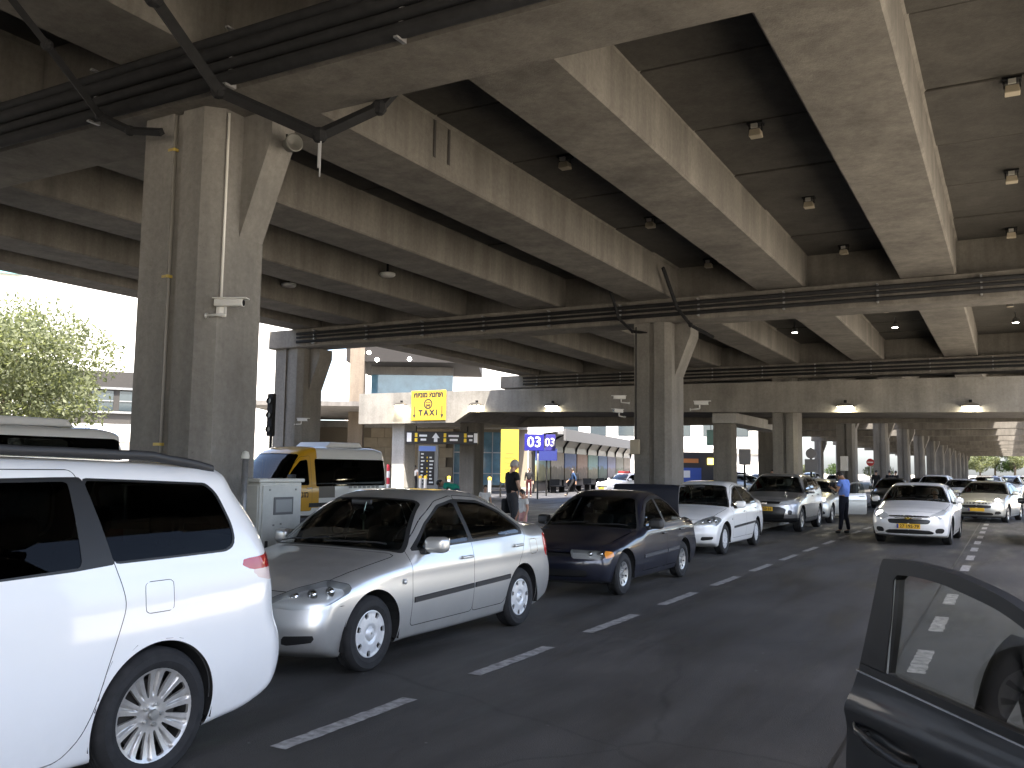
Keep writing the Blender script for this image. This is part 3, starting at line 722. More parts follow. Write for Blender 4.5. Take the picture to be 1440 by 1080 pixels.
def sedan90(paint_, **kw):
    d = corolla(paint_)
    d.update(L=4.20, W=1.69, prof=[(.20, .20), (.05, .25), (0., .40), (.0, .50), (.06, .61), (.14, .665), (.5, .755), (.90, .835), (1.20, .885), (1.55, 1.095), (1.86, 1.27), (2.12, 1.355), (2.45, 1.385), (2.8, 1.36), (3.1, 1.275), (3.4, 1.11), (3.62, .975), (3.85, .945), (4.08, .93), (4.14, .85), (4.17, .68), (4.20, .56), (4.18, .40), (4.1, .25), (3.9, .20), (3.0, .175), (1.2, .175)],
        belt=[(0, .72), (1.2, .84), (2.5, .88), (3.5, .90), (4.2, .88)], axles=(.82, 3.30), zmax=.52, r=.29, tw=.17, rimr=.175, crown=.06,
        windows=[([(1.60, .885), (1.95, 1.125), (2.12, 1.21), (2.42, 1.265), (2.43, .905)], .03), ([(2.50, .905), (2.49, 1.265), (2.78, 1.25), (3.02, 1.17), (3.28, .965), (3.29, .92)], .035)],
        dlo=[([(1.50, .865), (1.92, 1.14), (2.10, 1.235), (2.45, 1.295), (2.80, 1.28), (3.05, 1.195), (3.35, .97), (3.35, .90)], .04)],
        ws=(1.21, 1.92, .07, .8), bl=(3.02, 3.58, .09, .8), hood=(.10, 1.15, .80), trunk=(3.62, 4.15, .62, .62), trunk_open=True,
        doors=[([(1.46, .27), (2.46, .27), (2.46, 1.33), (2.06, 1.25), (1.46, .88)], .05), ([(2.46, .27), (2.94, .27), (3.10, .44), (3.26, .66), (3.40, .92), (3.08, 1.22), (2.80, 1.315), (2.46, 1.33)], .05)], flaps=[],
        lamps=[('headlight', ('f', [(.42, .53), (.95, .52), (1.02, .565), (.95, .63), (.42, .645)], .03), REFL, .05), ('indicator', ('f', [(1.02, .53), (1.24, .55), (1.24, .61), (1.02, .63)], .02), AMBER, 0),
               ('tail_light', ('r', [(.5, .68), (1.10, .68), (1.12, .82), (.5, .84)], .03), TAIL, 0), ('grille', ('g', [(-.01, .545), (.36, .545), (.36, .60), (-.01, .61)], .02, -1), GRILLE, .02), ('lower_grille', ('g', [(-.01, .29), (.55, .29), (.55, .38), (-.01, .39)], .02, -1), GRILLE, .02)],
        bulbs=[(.55, .20, .585, .04), (.68, .27, .585, .04)], seams=[[(0, .485), (.45, .50)], [(3.7, .50), (4.2, .53)]],
        cabin=(1.4, 3.5), seats=[(.35, 2.2, 'f'), (-.35, 2.2, 'f'), (0, 2.95, 'r')], seatz=.36, dash=(1.42, .88), mirror=(1.72, .88), mirrormat=DARK(), handles=[(2.33, .76), (3.12, .78)],
        mould=[(1.48, .475, 2.44, .49, .03), (2.47, .49, 2.98, .50, .03)], mouldmat=mat('grey_rub_strip', (.05, .052, .06), .5), rimmat=RIM_SILVER, rim='steel', res=.85)
    d.update(kw); return d
def compact_modern(paint_, **kw):
    d = corolla(paint_)
    d.update(L=4.6, W=1.80, prof=[(.22, .20), (.06, .24), (.0, .40), (.0, .60), (.06, .74), (.22, .83), (.6, .92), (1.0, .99), (1.25, 1.04), (1.6, 1.23), (1.95, 1.39), (2.25, 1.46), (2.65, 1.475), (3.1, 1.45), (3.5, 1.35), (3.9, 1.17), (4.15, 1.10), (4.42, 1.09), (4.50, 1.0), (4.56, .75), (4.6, .6), (4.58, .4), (4.48, .26), (4.3, .2), (3.2, .17), (1.2, .17)],
        plan=[(0, .86), (.25, .93), (.8, .985), (1.5, 1.), (3., 1.), (3.8, .985), (4.2, .955), (4.6, .88)], belt=[(0, .85), (1.2, .95), (2.5, .99), (3.5, 1.03), (4.6, 1.05)], zmax=.6, axles=(.95, 3.635), r=.325, tw=.215, rimr=.215, rim='five', rimmat=RIM_ALLOY,
        windows=[([(1.65, 1.0), (1.95, 1.19), (2.2, 1.31), (2.52, 1.355), (2.54, 1.01)], .03), ([(2.60, 1.01), (2.585, 1.36), (3.0, 1.335), (3.35, 1.24), (3.62, 1.09), (3.66, 1.045)], .035)],
        dlo=[([(1.55, .98), (1.92, 1.205), (2.18, 1.33), (2.56, 1.385), (3.02, 1.36), (3.38, 1.26), (3.68, 1.1), (3.72, 1.02)], .04)], ws=(1.26, 1.98, .08, .9), bl=(3.48, 4.02, .09, .9), hood=(.16, 1.2, .82),
        doors=[([(1.50, .28), (2.57, .28), (2.57, 1.42), (2.18, 1.38), (1.80, 1.2), (1.50, 1.0)], .05), ([(2.57, .28), (3.15, .28), (3.32, .44), (3.52, .72), (3.72, 1.03), (3.38, 1.3), (3.0, 1.4), (2.57, 1.42)], .05)], trunk=(4.14, 4.52, .6, .74), flaps=[],
        lamps=[('headlight', ('f', [(.52, .66), (.72, .60), (1.05, .66), (1.42, .80), (1.36, .86), (1.0, .80), (.62, .73)], .04), HEADL, 0), ('tail_light', ('r', [(.55, .76), (1.1, .74), (1.25, .84), (1.2, .98), (.55, .96)], .05), TAIL, 0),
               ('grille', ('g', [(-.01, .51), (.42, .51), (.47, .56), (.46, .615), (-.01, .63)], .03, -1), GRILLE, .02), ('grille', ('g', [(-.01, .665), (.44, .665), (.46, .70), (-.01, .715)], .015, -1), GRILLE, .02),
               ('lower_grille', ('g', [(-.01, .27), (.50, .27), (.55, .31), (.46, .36), (-.01, .38)], .03, -1), GRILLE, .02), ('fog_lamp', ('f', [(.68, .30), (.98, .30), (1.02, .37), (.94, .42), (.70, .41)], .03), GRILLE, 0)],
        seams=[[(.05, .60), (.62, .66)]], cabin=(1.4, 4.0), seats=[(.37, 2.35, 'f'), (-.37, 2.35, 'f'), (0, 3.25, 'r')], seatz=.45, dash=(1.48, 1.02), mirror=(1.74, 1.0), handles=[(2.42, .90), (3.5, .94)], mould=[], res=.7)
    d.update(kw); return d
def suv(paint_, **kw):
    d = compact_modern(paint_)
    d.update(L=4.57, W=1.845, prof=[(.25, .30), (.08, .34), (.0, .50), (.02, .70), (.06, .84), (.2, .95), (.6, 1.03), (1.0, 1.09), (1.2, 1.13), (1.5, 1.32), (1.8, 1.51), (2.1, 1.62), (2.6, 1.665), (3.3, 1.65), (3.9, 1.60), (4.15, 1.55), (4.3, 1.38), (4.44, 1.12), (4.5, .9), (4.56, .7), (4.57, .55), (4.5, .36), (4.3, .3), (3.2, .25), (1.2, .25)],
        belt=[(0, .95), (1.2, 1.06), (2.5, 1.11), (3.5, 1.15), (4.57, 1.2)], zmax=.7, axles=(.93, 3.59), r=.355, tw=.225, rimr=.225, floor=.30, plan=[(0, .88), (.25, .94), (.7, .985), (1.5, 1.), (3., 1.), (3.8, .985), (4.2, .96), (4.57, .90)],
        windows=[([(1.62, 1.12), (1.9, 1.33), (2.1, 1.45), (2.48, 1.52), (2.5, 1.13)], .03), ([(2.56, 1.13), (2.55, 1.525), (3.35, 1.51), (3.42, 1.19)], .04), ([(3.5, 1.2), (3.43, 1.5), (3.75, 1.48), (4.02, 1.3)], .04)], dlo=[([(1.52, 1.1), (1.88, 1.35), (2.08, 1.475), (2.5, 1.55), (3.4, 1.535), (3.8, 1.50), (4.1, 1.29), (3.5, 1.17)], .04)],
        ws=(1.22, 1.93, .08, 1.), bl=(4.18, 4.38, .12, 1.12), hood=(.16, 1.16, .82),
        doors=[([(1.48, .38), (2.53, .38), (2.53, 1.58), (2.08, 1.5), (1.48, 1.1)], .05), ([(2.53, .38), (3.1, .38), (3.3, .55), (3.5, .9), (3.47, 1.2), (3.4, 1.56), (2.53, 1.58)], .05)],
        lamps=[('headlight', ('f', [(.50, .80), (.66, .74), (1.0, .78), (1.42, .90), (1.40, .95), (.95, .90), (.60, .86)], .03), HEADL, 0), ('tail_light', ('r', [(.6, .9), (1.3, .9), (1.4, 1.02), (.6, 1.04)], .04), TAIL, 0),
               ('grille', ('g', [(-.01, .80), (.44, .80), (.50, .86), (-.01, .87)], .02, -1), GRILLE, .02), ('lower_grille', ('g', [(-.01, .38), (.52, .38), (.60, .66), (.42, .72), (-.01, .72)], .05, -1), GRILLE, .02), ('fog_lamp', ('f', [(.78, .50), (.96, .50), (.98, .62), (.80, .64)], .04), GRILLE, 0)],
        trunk=(4.3, 4.55, .6, .7), cabin=(1.35, 4.2), seats=[(.38, 2.3, 'f'), (-.38, 2.3, 'f'), (0, 3.2, 'r')], seatz=.62, dash=(1.42, 1.12), mirror=(1.7, 1.11), handles=[(2.38, 1.0), (3.3, 1.03)], skirt=[(0, .40), (1, .42), (3.6, .42), (4.6, .44)], spine=.65)
    d.update(kw); return d
def minivan(paint_, **kw):
    d = suv(paint_)
    d.update(L=5.20, W=1.985, res=1.2, prof=[(.25, .22), (.08, .26), (.0, .45), (.04, .7), (.2, .85), (.6, .98), (.95, 1.08), (1.2, 1.2), (1.6, 1.45), (1.95, 1.64), (2.3, 1.725), (2.9, 1.745), (3.7, 1.735), (4.35, 1.715), (4.64, 1.70), (4.77, 1.67), (4.83, 1.57), (5.0, 1.34), (5.09, 1.16), (5.13, 1.0), (5.15, .80), (5.20, .66), (5.20, .48), (5.14, .34), (4.96, .25), (4.7, .21), (3.2, .19), (1.2, .19)],
        belt=[(0, .95), (1.2, 1.05), (2.5, 1.09), (5.1, 1.15)], zmax=.62, tumble=.30, tcurve=.22, shoulder=.035, tuck=.07, crease=[], axles=(.98, 4.01), r=.352, arch=.392, tw=.24, rimr=.252, rim='twenty', rimmat=RIM_ALLOY, floor=.22, bowr=.17, crown=.05, k0=.05, k1=.075,
        plan=[(0, .86), (.3, .93), (.9, .985), (1.6, 1.), (4.2, 1.), (4.6, .99), (4.9, .97), (5.20, .90)],
        windows=[([(3.725, 1.185), (3.645, 1.605), (3.9, 1.597), (4.44, 1.575), (4.50, 1.53), (4.565, 1.33), (4.565, 1.235), (4.50, 1.195)], [.02, .03, .02, .02, .05, .04, .05, .04]), ([(2.45, 1.13), (2.30, 1.585), (3.555, 1.60), (3.545, 1.172)], .025), ([(1.60, 1.1), (2.0, 1.42), (2.2, 1.52), (2.28, 1.12)], .04)],
        dlo=[([(1.5, 1.10), (1.9, 1.4), (2.25, 1.60), (3.5, 1.622), (3.635, 1.622), (3.735, 1.172), (3.5, 1.155)], .01), ([(3.735, 1.172), (3.632, 1.618), (3.9, 1.609), (4.455, 1.587), (4.52, 1.53), (4.58, 1.335), (4.58, 1.225), (4.51, 1.183)], [.02, .03, .02, .02, .05, .04, .05, .04])],
        trimw=.0, ws=(1.0, 1.9, .08, 1.), bl=(4.84, 5.03, .14, 1.22), hood=(.2, .95, .82),
        doors=[([(2.36, .25), (3.46, .25), (3.56, .34), (3.62, .46), (3.67, .63), (3.755, .86), (3.79, .96), (3.765, 1.06), (3.72, 1.2), (3.60, 1.66), (2.30, 1.66)], [.03, .06, .05, .1, .1, .1, .1, .06, .03, .03, .03]), ([(1.4, .26), (2.34, .26), (2.28, 1.65), (1.95, 1.5), (1.4, 1.08)], .05)],
        flaps=[([(3.905, .90), (4.09, .90), (4.09, 1.065), (3.905, 1.065)], .03)], trunk=(4.82, 5.3, .72, .5),
        lamps=[('headlight', ('f', [(.50, .70), (.66, .64), (1.0, .68), (1.5, .86), (1.40, .92), (.95, .84), (.60, .78)], .03), HEADL, 0),
               ('tail_light', ('r', [(.85, 1.065), (1.46, 1.06), (1.555, 1.10), (1.51, 1.13), (1.27, 1.14), (1.13, 1.17), (1.05, 1.25), (.85, 1.25)], .02), TAIL, 0), ('tail_light', ('r', [(.85, .98), (1.28, .985), (1.42, 1.012), (1.46, 1.06), (.85, 1.065)], .02), TAILW, 0),
               ('grille', ('g', [(-.01, .66), (.44, .66), (.50, .76), (-.01, .77)], .02, -1), GRILLE, .02)],
        seams=[[(4.80, .655), (5.0, .665), (5.2, .67)]], cabin=(1.35, 4.75), seats=[(.45, 2.2, 'f'), (-.45, 2.2, 'f'), (.4, 3.1, 'f'), (-.4, 3.1, 'f'), (0, 4.1, 'r')], seatz=.55, dash=(1.4, 1.1), mirror=(1.75, 1.08), handles=[(2.24, .98), (2.52, .98)], spine=.7, glass=GLASS_T, wsglass=GLASS_D, winset=.012, gap=.005)
    del d['skirt']; d.update(kw); return d
def van(paint_, **kw):
    d = suv(paint_)
    d.update(L=5.95, W=1.99, res=.7, prof=[(.25, .30), (.06, .34), (.0, .55), (.03, .85), (.12, 1.02), (.45, 1.17), (.85, 1.30), (1.2, 1.68), (1.55, 2.08), (1.8, 2.28), (2.15, 2.40), (3., 2.44), (4.5, 2.44), (5.6, 2.42), (5.82, 2.36), (5.88, 2.1), (5.92, 1.3), (5.95, .7), (5.95, .5), (5.9, .34), (5.6, .28), (3.2, .26), (1.2, .26)],
        belt=[(0, 1.0), (1.0, 1.25), (6, 1.25)], zmax=.8, tumble=.13, tcurve=.02, shoulder=.02, tuck=.05, crease=[], axles=(1.0, 4.66), r=.345, arch=.43, tw=.23, rimr=.215, rim='steel', rimmat=RIM_SILVER, floor=.3, bowf=.22, bowr=.05, crown=.03, k0=.05, k1=.10,
        plan=[(0, .84), (.3, .93), (.9, .985), (1.6, 1.), (5.6, 1.), (5.95, .97)],
        windows=[([(1.12, 1.24), (1.55, 1.72), (1.82, 1.98), (2.12, 2.02), (2.14, 1.22)], .06)], dlo=[([(2.42, 1.18), (2.42, 2.05), (5.74, 2.05), (5.74, 1.18)], .07)],
        ws=(.82, 1.66, .09, 1.2), hood=(.16, .8, .80), doors=[([(1.02, .55), (1.3, .40), (2.24, .40), (2.24, 2.14), (1.85, 2.10), (1.5, 1.78), (1.02, 1.25)], .07)], flaps=[],
        lamps=[('headlight', ('f', [(.64, .80), (1.0, .76), (1.22, .90), (1.30, 1.12), (1.05, 1.06), (.7, .95)], .04), HEADL, 0), ('tail_light', ('r', [(.86, .8), (1.08, .8), (1.08, 1.3), (.86, 1.3)], .03), TAIL, 0), ('grille', ('g', [(-.01, .76), (.50, .74), (.55, .90), (-.01, .95)], .03, -1), GRILLE, .02), ('lower_grille', ('g', [(-.01, .42), (.5, .42), (.5, .5), (-.01, .5)], .03, -1), GRILLE, .02)],
        seams=[], cabin=(1.05, 5.8), seats=[(.5, 2.0, 'f'), (-.5, 2.0, 'f'), (0, 3.4, 'r'), (0, 4.5, 'r')], seatz=1.0, dash=(1.0, 1.25), mirror=(1.25, 1.33), mirrormat=DARK(), handles=[(2.12, 1.05)], spine=1.15, sa=1.2, sb=1.0, glass=GLASS_T, wsglass=GLASS_D, trimmat=GLASS_T, gap=.008)
    k = kw.pop('zk', .925); dt = kw.pop('dlo_top', None)
    for key in ('prof',): d[key] = [(a, b*k if b > .6 else b) for a, b in d[key]]
    d['belt'] = [(a, b*k) for a, b in d['belt']]; d['windows'] = [([(a, b*k) for a, b in P], r) for P, r in d['windows']]; d['dlo'] = [([(a, b*k) for a, b in P], r) for P, r in d['dlo']]; d['doors'] = [([(a, b*k if b > .6 else b) for a, b in P], r) for P, r in d['doors']]
    if dt: d['dlo'] = [([(a, dt if b > 1.5 else b) for a, b in P], r) for P, r in d['dlo']]
    d.pop('bl', None); d.pop('skirt', None); d.pop('trunk', None); d.update(kw); return d
# ------------------------------------------------------------------ ground, road, island
CONC = concrete('concrete', (.170, .157, .138), .42)
CONC_C = concrete('concrete_column', (.180, .170, .154), .32)
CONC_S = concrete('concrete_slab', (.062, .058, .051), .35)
CONC_P = concrete('concrete_pale', (.36, .35, .33), .2)
BLK = mat('black_steel', (.014, .014, .0145), .85, var=.3, vscale=8, spec=.15)
GALV = mat('galvanised', (.28, .28, .275), .45, .7, var=.25, vscale=14)
def asphalt(name, c):
    m = mat(name, c, .82, var=.4, vscale=.5, bump=.5, bscale=110., detail=12)
    N = m.node_tree; L = N.links; b = N.nodes['Principled BSDF']
    g = [n for n in N.nodes if n.type == 'NEW_GEOMETRY'][0]
    n = N.nodes.new('ShaderNodeTexNoise'); n.inputs['Scale'].default_value = 150; n.inputs['Detail'].default_value = 2; L.new(g.outputs['Position'], n.inputs['Vector'])
    r = N.nodes.new('ShaderNodeValToRGB'); r.color_ramp.elements[0].position = .42; r.color_ramp.elements[1].position = .68; r.color_ramp.elements[0].color = lin(.72); r.color_ramp.elements[1].color = lin(1.35); L.new(n.outputs['Fac'], r.inputs['Fac'])
    mx = N.nodes.new('ShaderNodeMix'); mx.data_type = 'RGBA'; mx.blend_type = 'MULTIPLY'; mx.inputs[0].default_value = 1.
    src = b.inputs['Base Color'].links[0].from_socket; L.new(src, mx.inputs[6]); L.new(r.outputs[0], mx.inputs[7])
    # oil drips and tyre-polished lanes, trodden gum spots
    n2 = N.nodes.new('ShaderNodeTexNoise'); n2.inputs['Scale'].default_value = 1.7; n2.inputs['Detail'].default_value = 6; mp = N.nodes.new('ShaderNodeMapping'); mp.inputs['Scale'].default_value = (1.2, .22, 1); L.new(g.outputs['Position'], mp.inputs[0]); L.new(mp.outputs[0], n2.inputs['Vector'])
    r2 = N.nodes.new('ShaderNodeValToRGB'); r2.color_ramp.elements[0].position = .36; r2.color_ramp.elements[1].position = .56; r2.color_ramp.elements[0].color = lin(.78); r2.color_ramp.elements[1].color = lin(1.); L.new(n2.outputs['Fac'], r2.inputs['Fac'])
    m2 = N.nodes.new('ShaderNodeMix'); m2.data_type = 'RGBA'; m2.blend_type = 'MULTIPLY'; m2.inputs[0].default_value = 1.; L.new(mx.outputs[2], m2.inputs[6]); L.new(r2.outputs[0], m2.inputs[7])
    v = N.nodes.new('ShaderNodeTexVoronoi'); v.inputs['Scale'].default_value = 2.6; v.inputs['Randomness'].default_value = 1.; L.new(g.outputs['Position'], v.inputs['Vector'])
    r3 = N.nodes.new('ShaderNodeValToRGB'); r3.color_ramp.elements[0].position = .022; r3.color_ramp.elements[1].position = .032; r3.color_ramp.elements[0].color = lin(.17); r3.color_ramp.elements[1].color = lin(0.); L.new(v.outputs['Distance'], r3.inputs['Fac'])
    m3 = N.nodes.new('ShaderNodeMix'); m3.data_type = 'RGBA'; m3.blend_type = 'ADD'; m3.inputs[0].default_value = .8; L.new(m2.outputs[2], m3.inputs[6]); L.new(r3.outputs[0], m3.inputs[7])
    # fine cracks and repaired patches
    nw = N.nodes.new('ShaderNodeTexNoise'); nw.inputs['Scale'].default_value = 1.3; nw.inputs['Detail'].default_value = 5; L.new(g.outputs['Position'], nw.inputs['Vector'])
    va = N.nodes.new('ShaderNodeMix'); va.data_type = 'RGBA'; va.inputs[0].default_value = .22; L.new(g.outputs['Position'], va.inputs[6]); L.new(nw.outputs['Color'], va.inputs[7])
    vc = N.nodes.new('ShaderNodeTexVoronoi'); vc.feature = 'DISTANCE_TO_EDGE'; vc.inputs['Scale'].default_value = .36; L.new(va.outputs[2], vc.inputs['Vector'])
    r4 = N.nodes.new('ShaderNodeValToRGB'); r4.color_ramp.elements[0].position = .0015; r4.color_ramp.elements[1].position = .006; r4.color_ramp.elements[0].color = lin(.55); r4.color_ramp.elements[1].color = lin(1.); L.new(vc.outputs['Distance'], r4.inputs['Fac'])
    m4 = N.nodes.new('ShaderNodeMix'); m4.data_type = 'RGBA'; m4.blend_type = 'MULTIPLY'; m4.inputs[0].default_value = .8; L.new(m3.outputs[2], m4.inputs[6]); L.new(r4.outputs[0], m4.inputs[7])
    vp = N.nodes.new('ShaderNodeTexNoise'); vp.inputs['Scale'].default_value = .33; vp.inputs['Detail'].default_value = 1; L.new(g.outputs['Position'], vp.inputs['Vector'])
    r5 = N.nodes.new('ShaderNodeValToRGB'); r5.color_ramp.elements[0].position = .35; r5.color_ramp.elements[1].position = .65; r5.color_ramp.elements[0].color = lin(.88); r5.color_ramp.elements[1].color = lin(1.1); L.new(vp.outputs['Fac'], r5.inputs['Fac'])
    m5 = N.nodes.new('ShaderNodeMix'); m5.data_type = 'RGBA'; m5.blend_type = 'MULTIPLY'; m5.inputs[0].default_value = 1.; L.new(m4.outputs[2], m5.inputs[6]); L.new(r5.outputs[0], m5.inputs[7])
    L.new(m5.outputs[2], b.inputs['Base Color'])
    mr = N.nodes.new('ShaderNodeMapRange'); mr.inputs[3].default_value = .45; mr.inputs[4].default_value = .85; L.new(n2.outputs['Fac'], mr.inputs[0]); mr.inputs[1].default_value = .3; mr.inputs[2].default_value = .6; L.new(mr.outputs[0], b.inputs['Roughness'])
    return m
ASPH = asphalt('asphalt', (.066, .062, .057)); ASPH2 = asphalt('asphalt_bus_lane', (.055, .055, .06))
PAVE = mat('pale_paving', (.56, .51, .42), .85, var=.2, vscale=.8, bump=.15, bscale=40)
LINE = mat('lane_paint', (.37, .36, .35), .75, var=.5, vscale=11., detail=12, col2=(.10, .097, .092))
def sheet(name, x0, y0, x1, y1, z, m, kind='structure', parent=None):
    o = mesh_obj(name, [(x0, y0, z), (x1, y0, z), (x1, y1, z), (x0, y1, z)], [(0, 1, 2, 3)], m, parent)
    if kind and not parent: o['kind'] = kind
    return o
sheet('ground', -900, -500, 700, 1200, -.004, PAVE)
road = sheet('road', -6.45, -40, 3.6, 330, 0, ASPH); road2 = sheet('bus_lane', -33., -40, -9.2, 61, 0, ASPH2); 
xr = sheet('road_beyond_the_island', -33, 61, -9.2, 330, 0, ASPH)
sun_road = sheet('outer_road', 12.0, -40, 60, 330, 0, mat('pale_bounce_concrete', (.46, .43, .37), .85, var=.2, vscale=.7))  # unseen road, made pale to bounce light up under the deck
dm = {}
def dash(parent, x, y, w, l):
    if (w, l) not in dm:
        n = 22; P = []; F = []
        for k in range(n+1):
            u = -l/2+l*k/n; P += [(-w/2+random.uniform(-.007, .007), u+random.uniform(-.008, .008), 0), (w/2+random.uniform(-.007, .007), u+random.uniform(-.008, .008), 0)]
        F = [(2*k, 2*k+1, 2*k+3, 2*k+2) for k in range(n)]
        me = bpy.data.meshes.new('lane_dash'); me.from_pydata(P, [], F); me.materials.append(LINE); dm[(w, l)] = me
    o = bpy.data.objects.new('lane_dash', dm[(w, l)]); o.location = (x, y, .004); link(o, parent); return o
y = 4.87-2.27*6
while y < 120:
    dash(road, -3.91, y, .125, 1.36); y += 2.27 if y < 30 else 2.6
y = 9.05-2.9*4
while y < 110:
    dash(road, -.76, y, .145, 1.15); y += 2.33
# longitudinal construction seam beside the second line
mesh_obj('tar_seam', [(-.98, -30, .003), (-.955, -30, .003), (-.955, 200, .003), (-.98, 200, .003)], [(0, 1, 2, 3)], mat('tar', (.014, .014, .014), .5), road)
# island pavement with kerb stones
isl = MB().box((-9.05, -30, -.05), (-6.6, 260, .13)).obj('island_pavement', mat('island_paving', (.22, .21, .20), .85, var=.3, vscale=1.2, bump=.2), None); isl['kind'] = 'structure'
ks = MB().box((-.075, -.49, -.05), (.075, .49, .14)).obj('kerb_stone', mat('kerb_pale', (.36, .35, .33), .8, var=.3, vscale=4), isl, bevel=.012, seg=1)
for k in range(70):
    for x in (-6.52, -9.13):
        if k == 0 and x == -6.52: ks.location = (x, -8.5, 0); continue
        o = ks.copy(); link(o, isl); o.location = (x, -8.5+k*1., random.uniform(-.006, .006))
MB().box((-6.595, 61.5, -.05), (-6.45, 260, .138)).box((-9.2, 61.5, -.05), (-9.055, 260, .138)).obj('kerb_line', MATS['kerb_pale'], isl)
plaza = MB().box((-75, -40, -.05), (-33.2, 200, .12)).obj('terminal_pavement', mat('terminal_paving', (.24, .225, .20), .8, var=.25, vscale=1.), None); plaza['kind'] = 'structure'

# ------------------------------------------------------------------ the elevated road
PIT = 3.25; GX = [-1.46-PIT*k for k in range(-1, 6)]       # girder centre lines
CY = [6.71+15.43*k for k in range(-4, 14)]                 # cap beam centre lines
ORD = 'first second third fourth fifth sixth seventh eighth ninth tenth eleventh twelfth thirteenth fourteenth fifteenth'.split()
DX0, DX1 = -20.35, 3.2
deck = tag(empty('elevated_road', (0, 0, 0)), 'long dark concrete underside of the elevated road on girders and cap beams', 'viaduct')
def gird(y0, y1, xc=None):
    m = MB(); w = .575; n = 1
    P = [(-w, 0), (w, 0), (w, .80), (w+.10, .90), (-w-.10, .90), (-w, .80)]
    P = [(-w+.03, 0), (w-.03, 0), (w, .03), (w, .80), (w+.10, .90), (-w-.10, .90), (-w, .80), (-w, .03)]
    m.prism(P, 0, y1-y0, 'y'); return m
gme = None
for k in range(len(CY)-1):
    y0, y1 = CY[k]+.04, CY[k+1]-.04
    for x in GX:
        if gme is None: o = gird(y0, y1).obj('girder', CONC, deck); gme = o.data
        else: o = link(bpy.data.objects.new('girder', gme), deck)
        o.location = (x, y0, 6.11+random.uniform(-.01, .01))
    e = MB().prism([(0, 0), (.95, 0), (.95, 1.6), (0, 1.6)], 0, y1-y0, 'y').obj('edge_girder', CONC, deck); e.location = (DX0, y0, 6.11)
    # narrow vertical joints on the edge girder's web
for k, y in enumerate(CY):
    c = MB().prism([(-.47, 5.53), (-.44, 5.5), (.44, 5.5), (.47, 5.53), (.47, 6.09), (-.47, 6.09)], -21.3, DX1, 'x')
    c.obj('cap_beam', CONC, deck).location = (0, y, 0)
    MB().box((DX0+.02, y-.03, 6.1), (DX1-.02, y+.03, 6.98)).obj('diaphragm', CONC, deck)
# soffit panels between girders: visible joints, each a slab of its own
bays = sorted([DX0+.95]+[v for x in GX for v in (x-.575, x+.575)]+[DX1])
bays = [(bays[i], bays[i+1]) for i in range(0, len(bays), 2)]
pme = {}
OPEN = lambda a, b: (a < 0 < b+.9 and a > -1.5) or (a > -11 and b < -8.2)      # daylight slots between the carriageways farther on
for k in range(len(CY)-1):
    y0, y1 = CY[k]+.03, CY[k+1]-.03
    for a, b in bays:
        if b-a < .3: continue
        if k in (4, 5):
            off = 1.64; ys = [y0]+[y0+off+2.345*i for i in range(0, 6)]+[y1]
            for i in range(len(ys)-1):
                w = round(b-a-.02, 2); l = round(ys[i+1]-ys[i]-.035, 3); key = (w, l)
                if key not in pme:
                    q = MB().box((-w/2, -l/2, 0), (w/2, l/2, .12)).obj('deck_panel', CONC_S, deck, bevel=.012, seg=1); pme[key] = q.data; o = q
                else: o = link(bpy.data.objects.new('deck_panel', pme[key]), deck)
                o.location = ((a+b)/2, (ys[i]+ys[i+1])/2, 6.94+random.uniform(-.014, .014))
        else:
            if k >= 7 and OPEN(a, b): continue
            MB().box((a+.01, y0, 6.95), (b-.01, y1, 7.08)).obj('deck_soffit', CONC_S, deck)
MB().box((DX0, CY[0]-.4, 7.09), (DX1, CY[7], 7.45)).obj('deck_slab', CONC, deck)
cuts = [DX0]+[v for a, b in bays if OPEN(a, b) for v in (a, b)]+[DX1]
for i in range(0, len(cuts), 2):
    MB().box((cuts[i], CY[7]+.01, 7.09), (cuts[i+1], CY[-1]+.4, 7.45)).obj('deck_slab', CONC, deck)
MB().box((DX0-.05, CY[0]-.4, 7.45), (DX0+.2, CY[-1]+.4, 8.3)).obj('parapet', CONC_P, deck); MB().box((DX1-.2, CY[0]-.4, 7.45), (DX1+.05, CY[-1]+.4, 8.3)).obj('parapet', CONC_P, deck)
for y_, z_ in ((10.76, 6.9), (11.15, 6.88)):
    MB().box((-7.374, y_-.03, 6.32), (-7.371, y_+.03, z_)).obj('drip_stain', mat('stain_black', (.03, .027, .024), .9), deck)
# columns: two-step shaft with a flared bracket on the road side
def column(x0, x1, yc, h, label, group='concrete columns under the elevated road', d=1.0, fl=True, base=0.):
    t = tag(empty('concrete_column', ((x0+x1)/2, yc, base)), label, 'column', group); w = x1-x0; X = lambda u: u*w-w/2
    hd = d/2
    plan = [(X(0), -hd), (X(.42), -hd), (X(.42), -hd+.06), (X(.56), -hd+.06), (X(.56), -hd), (X(.86), -hd), (X(1), -hd+.16), (X(1), hd-.05), (X(.95), hd), (X(.05), hd), (X(0), hd-.05)]
    MB().prism(plan, 0, h-base).obj('shaft', CONC_C, t)
    if fl:
        s = MB(); z0, z1 = h-1.35-base, h-.30-base; a, b = -hd+.42, hd-.055; xr_ = X(1)
        s.add([(xr_, a, z0), (xr_, b, z0), (xr_+.42, a, z1), (xr_+.42, b, z1), (xr_+.42, a, h-base), (xr_+.42, b, h-base), (xr_, a, h-base), (xr_, b, h-base)],
              [(0, 2, 3, 1), (2, 4, 5, 3), (0, 6, 4, 2), (1, 3, 5, 7), (4, 6, 7, 5)]).obj('bracket', CONC_C, t)
    # pour joint
    return t
column(-8.28, -7.22, 6.83, 5.5, 'large grey concrete column beside the beige utility cabinet, white conduit and camera on it', d=.82)
column(-8.46, -7.50, 22.3, 5.5, 'grey concrete column behind the raised boot lid of the dark blue car', d=1.15)
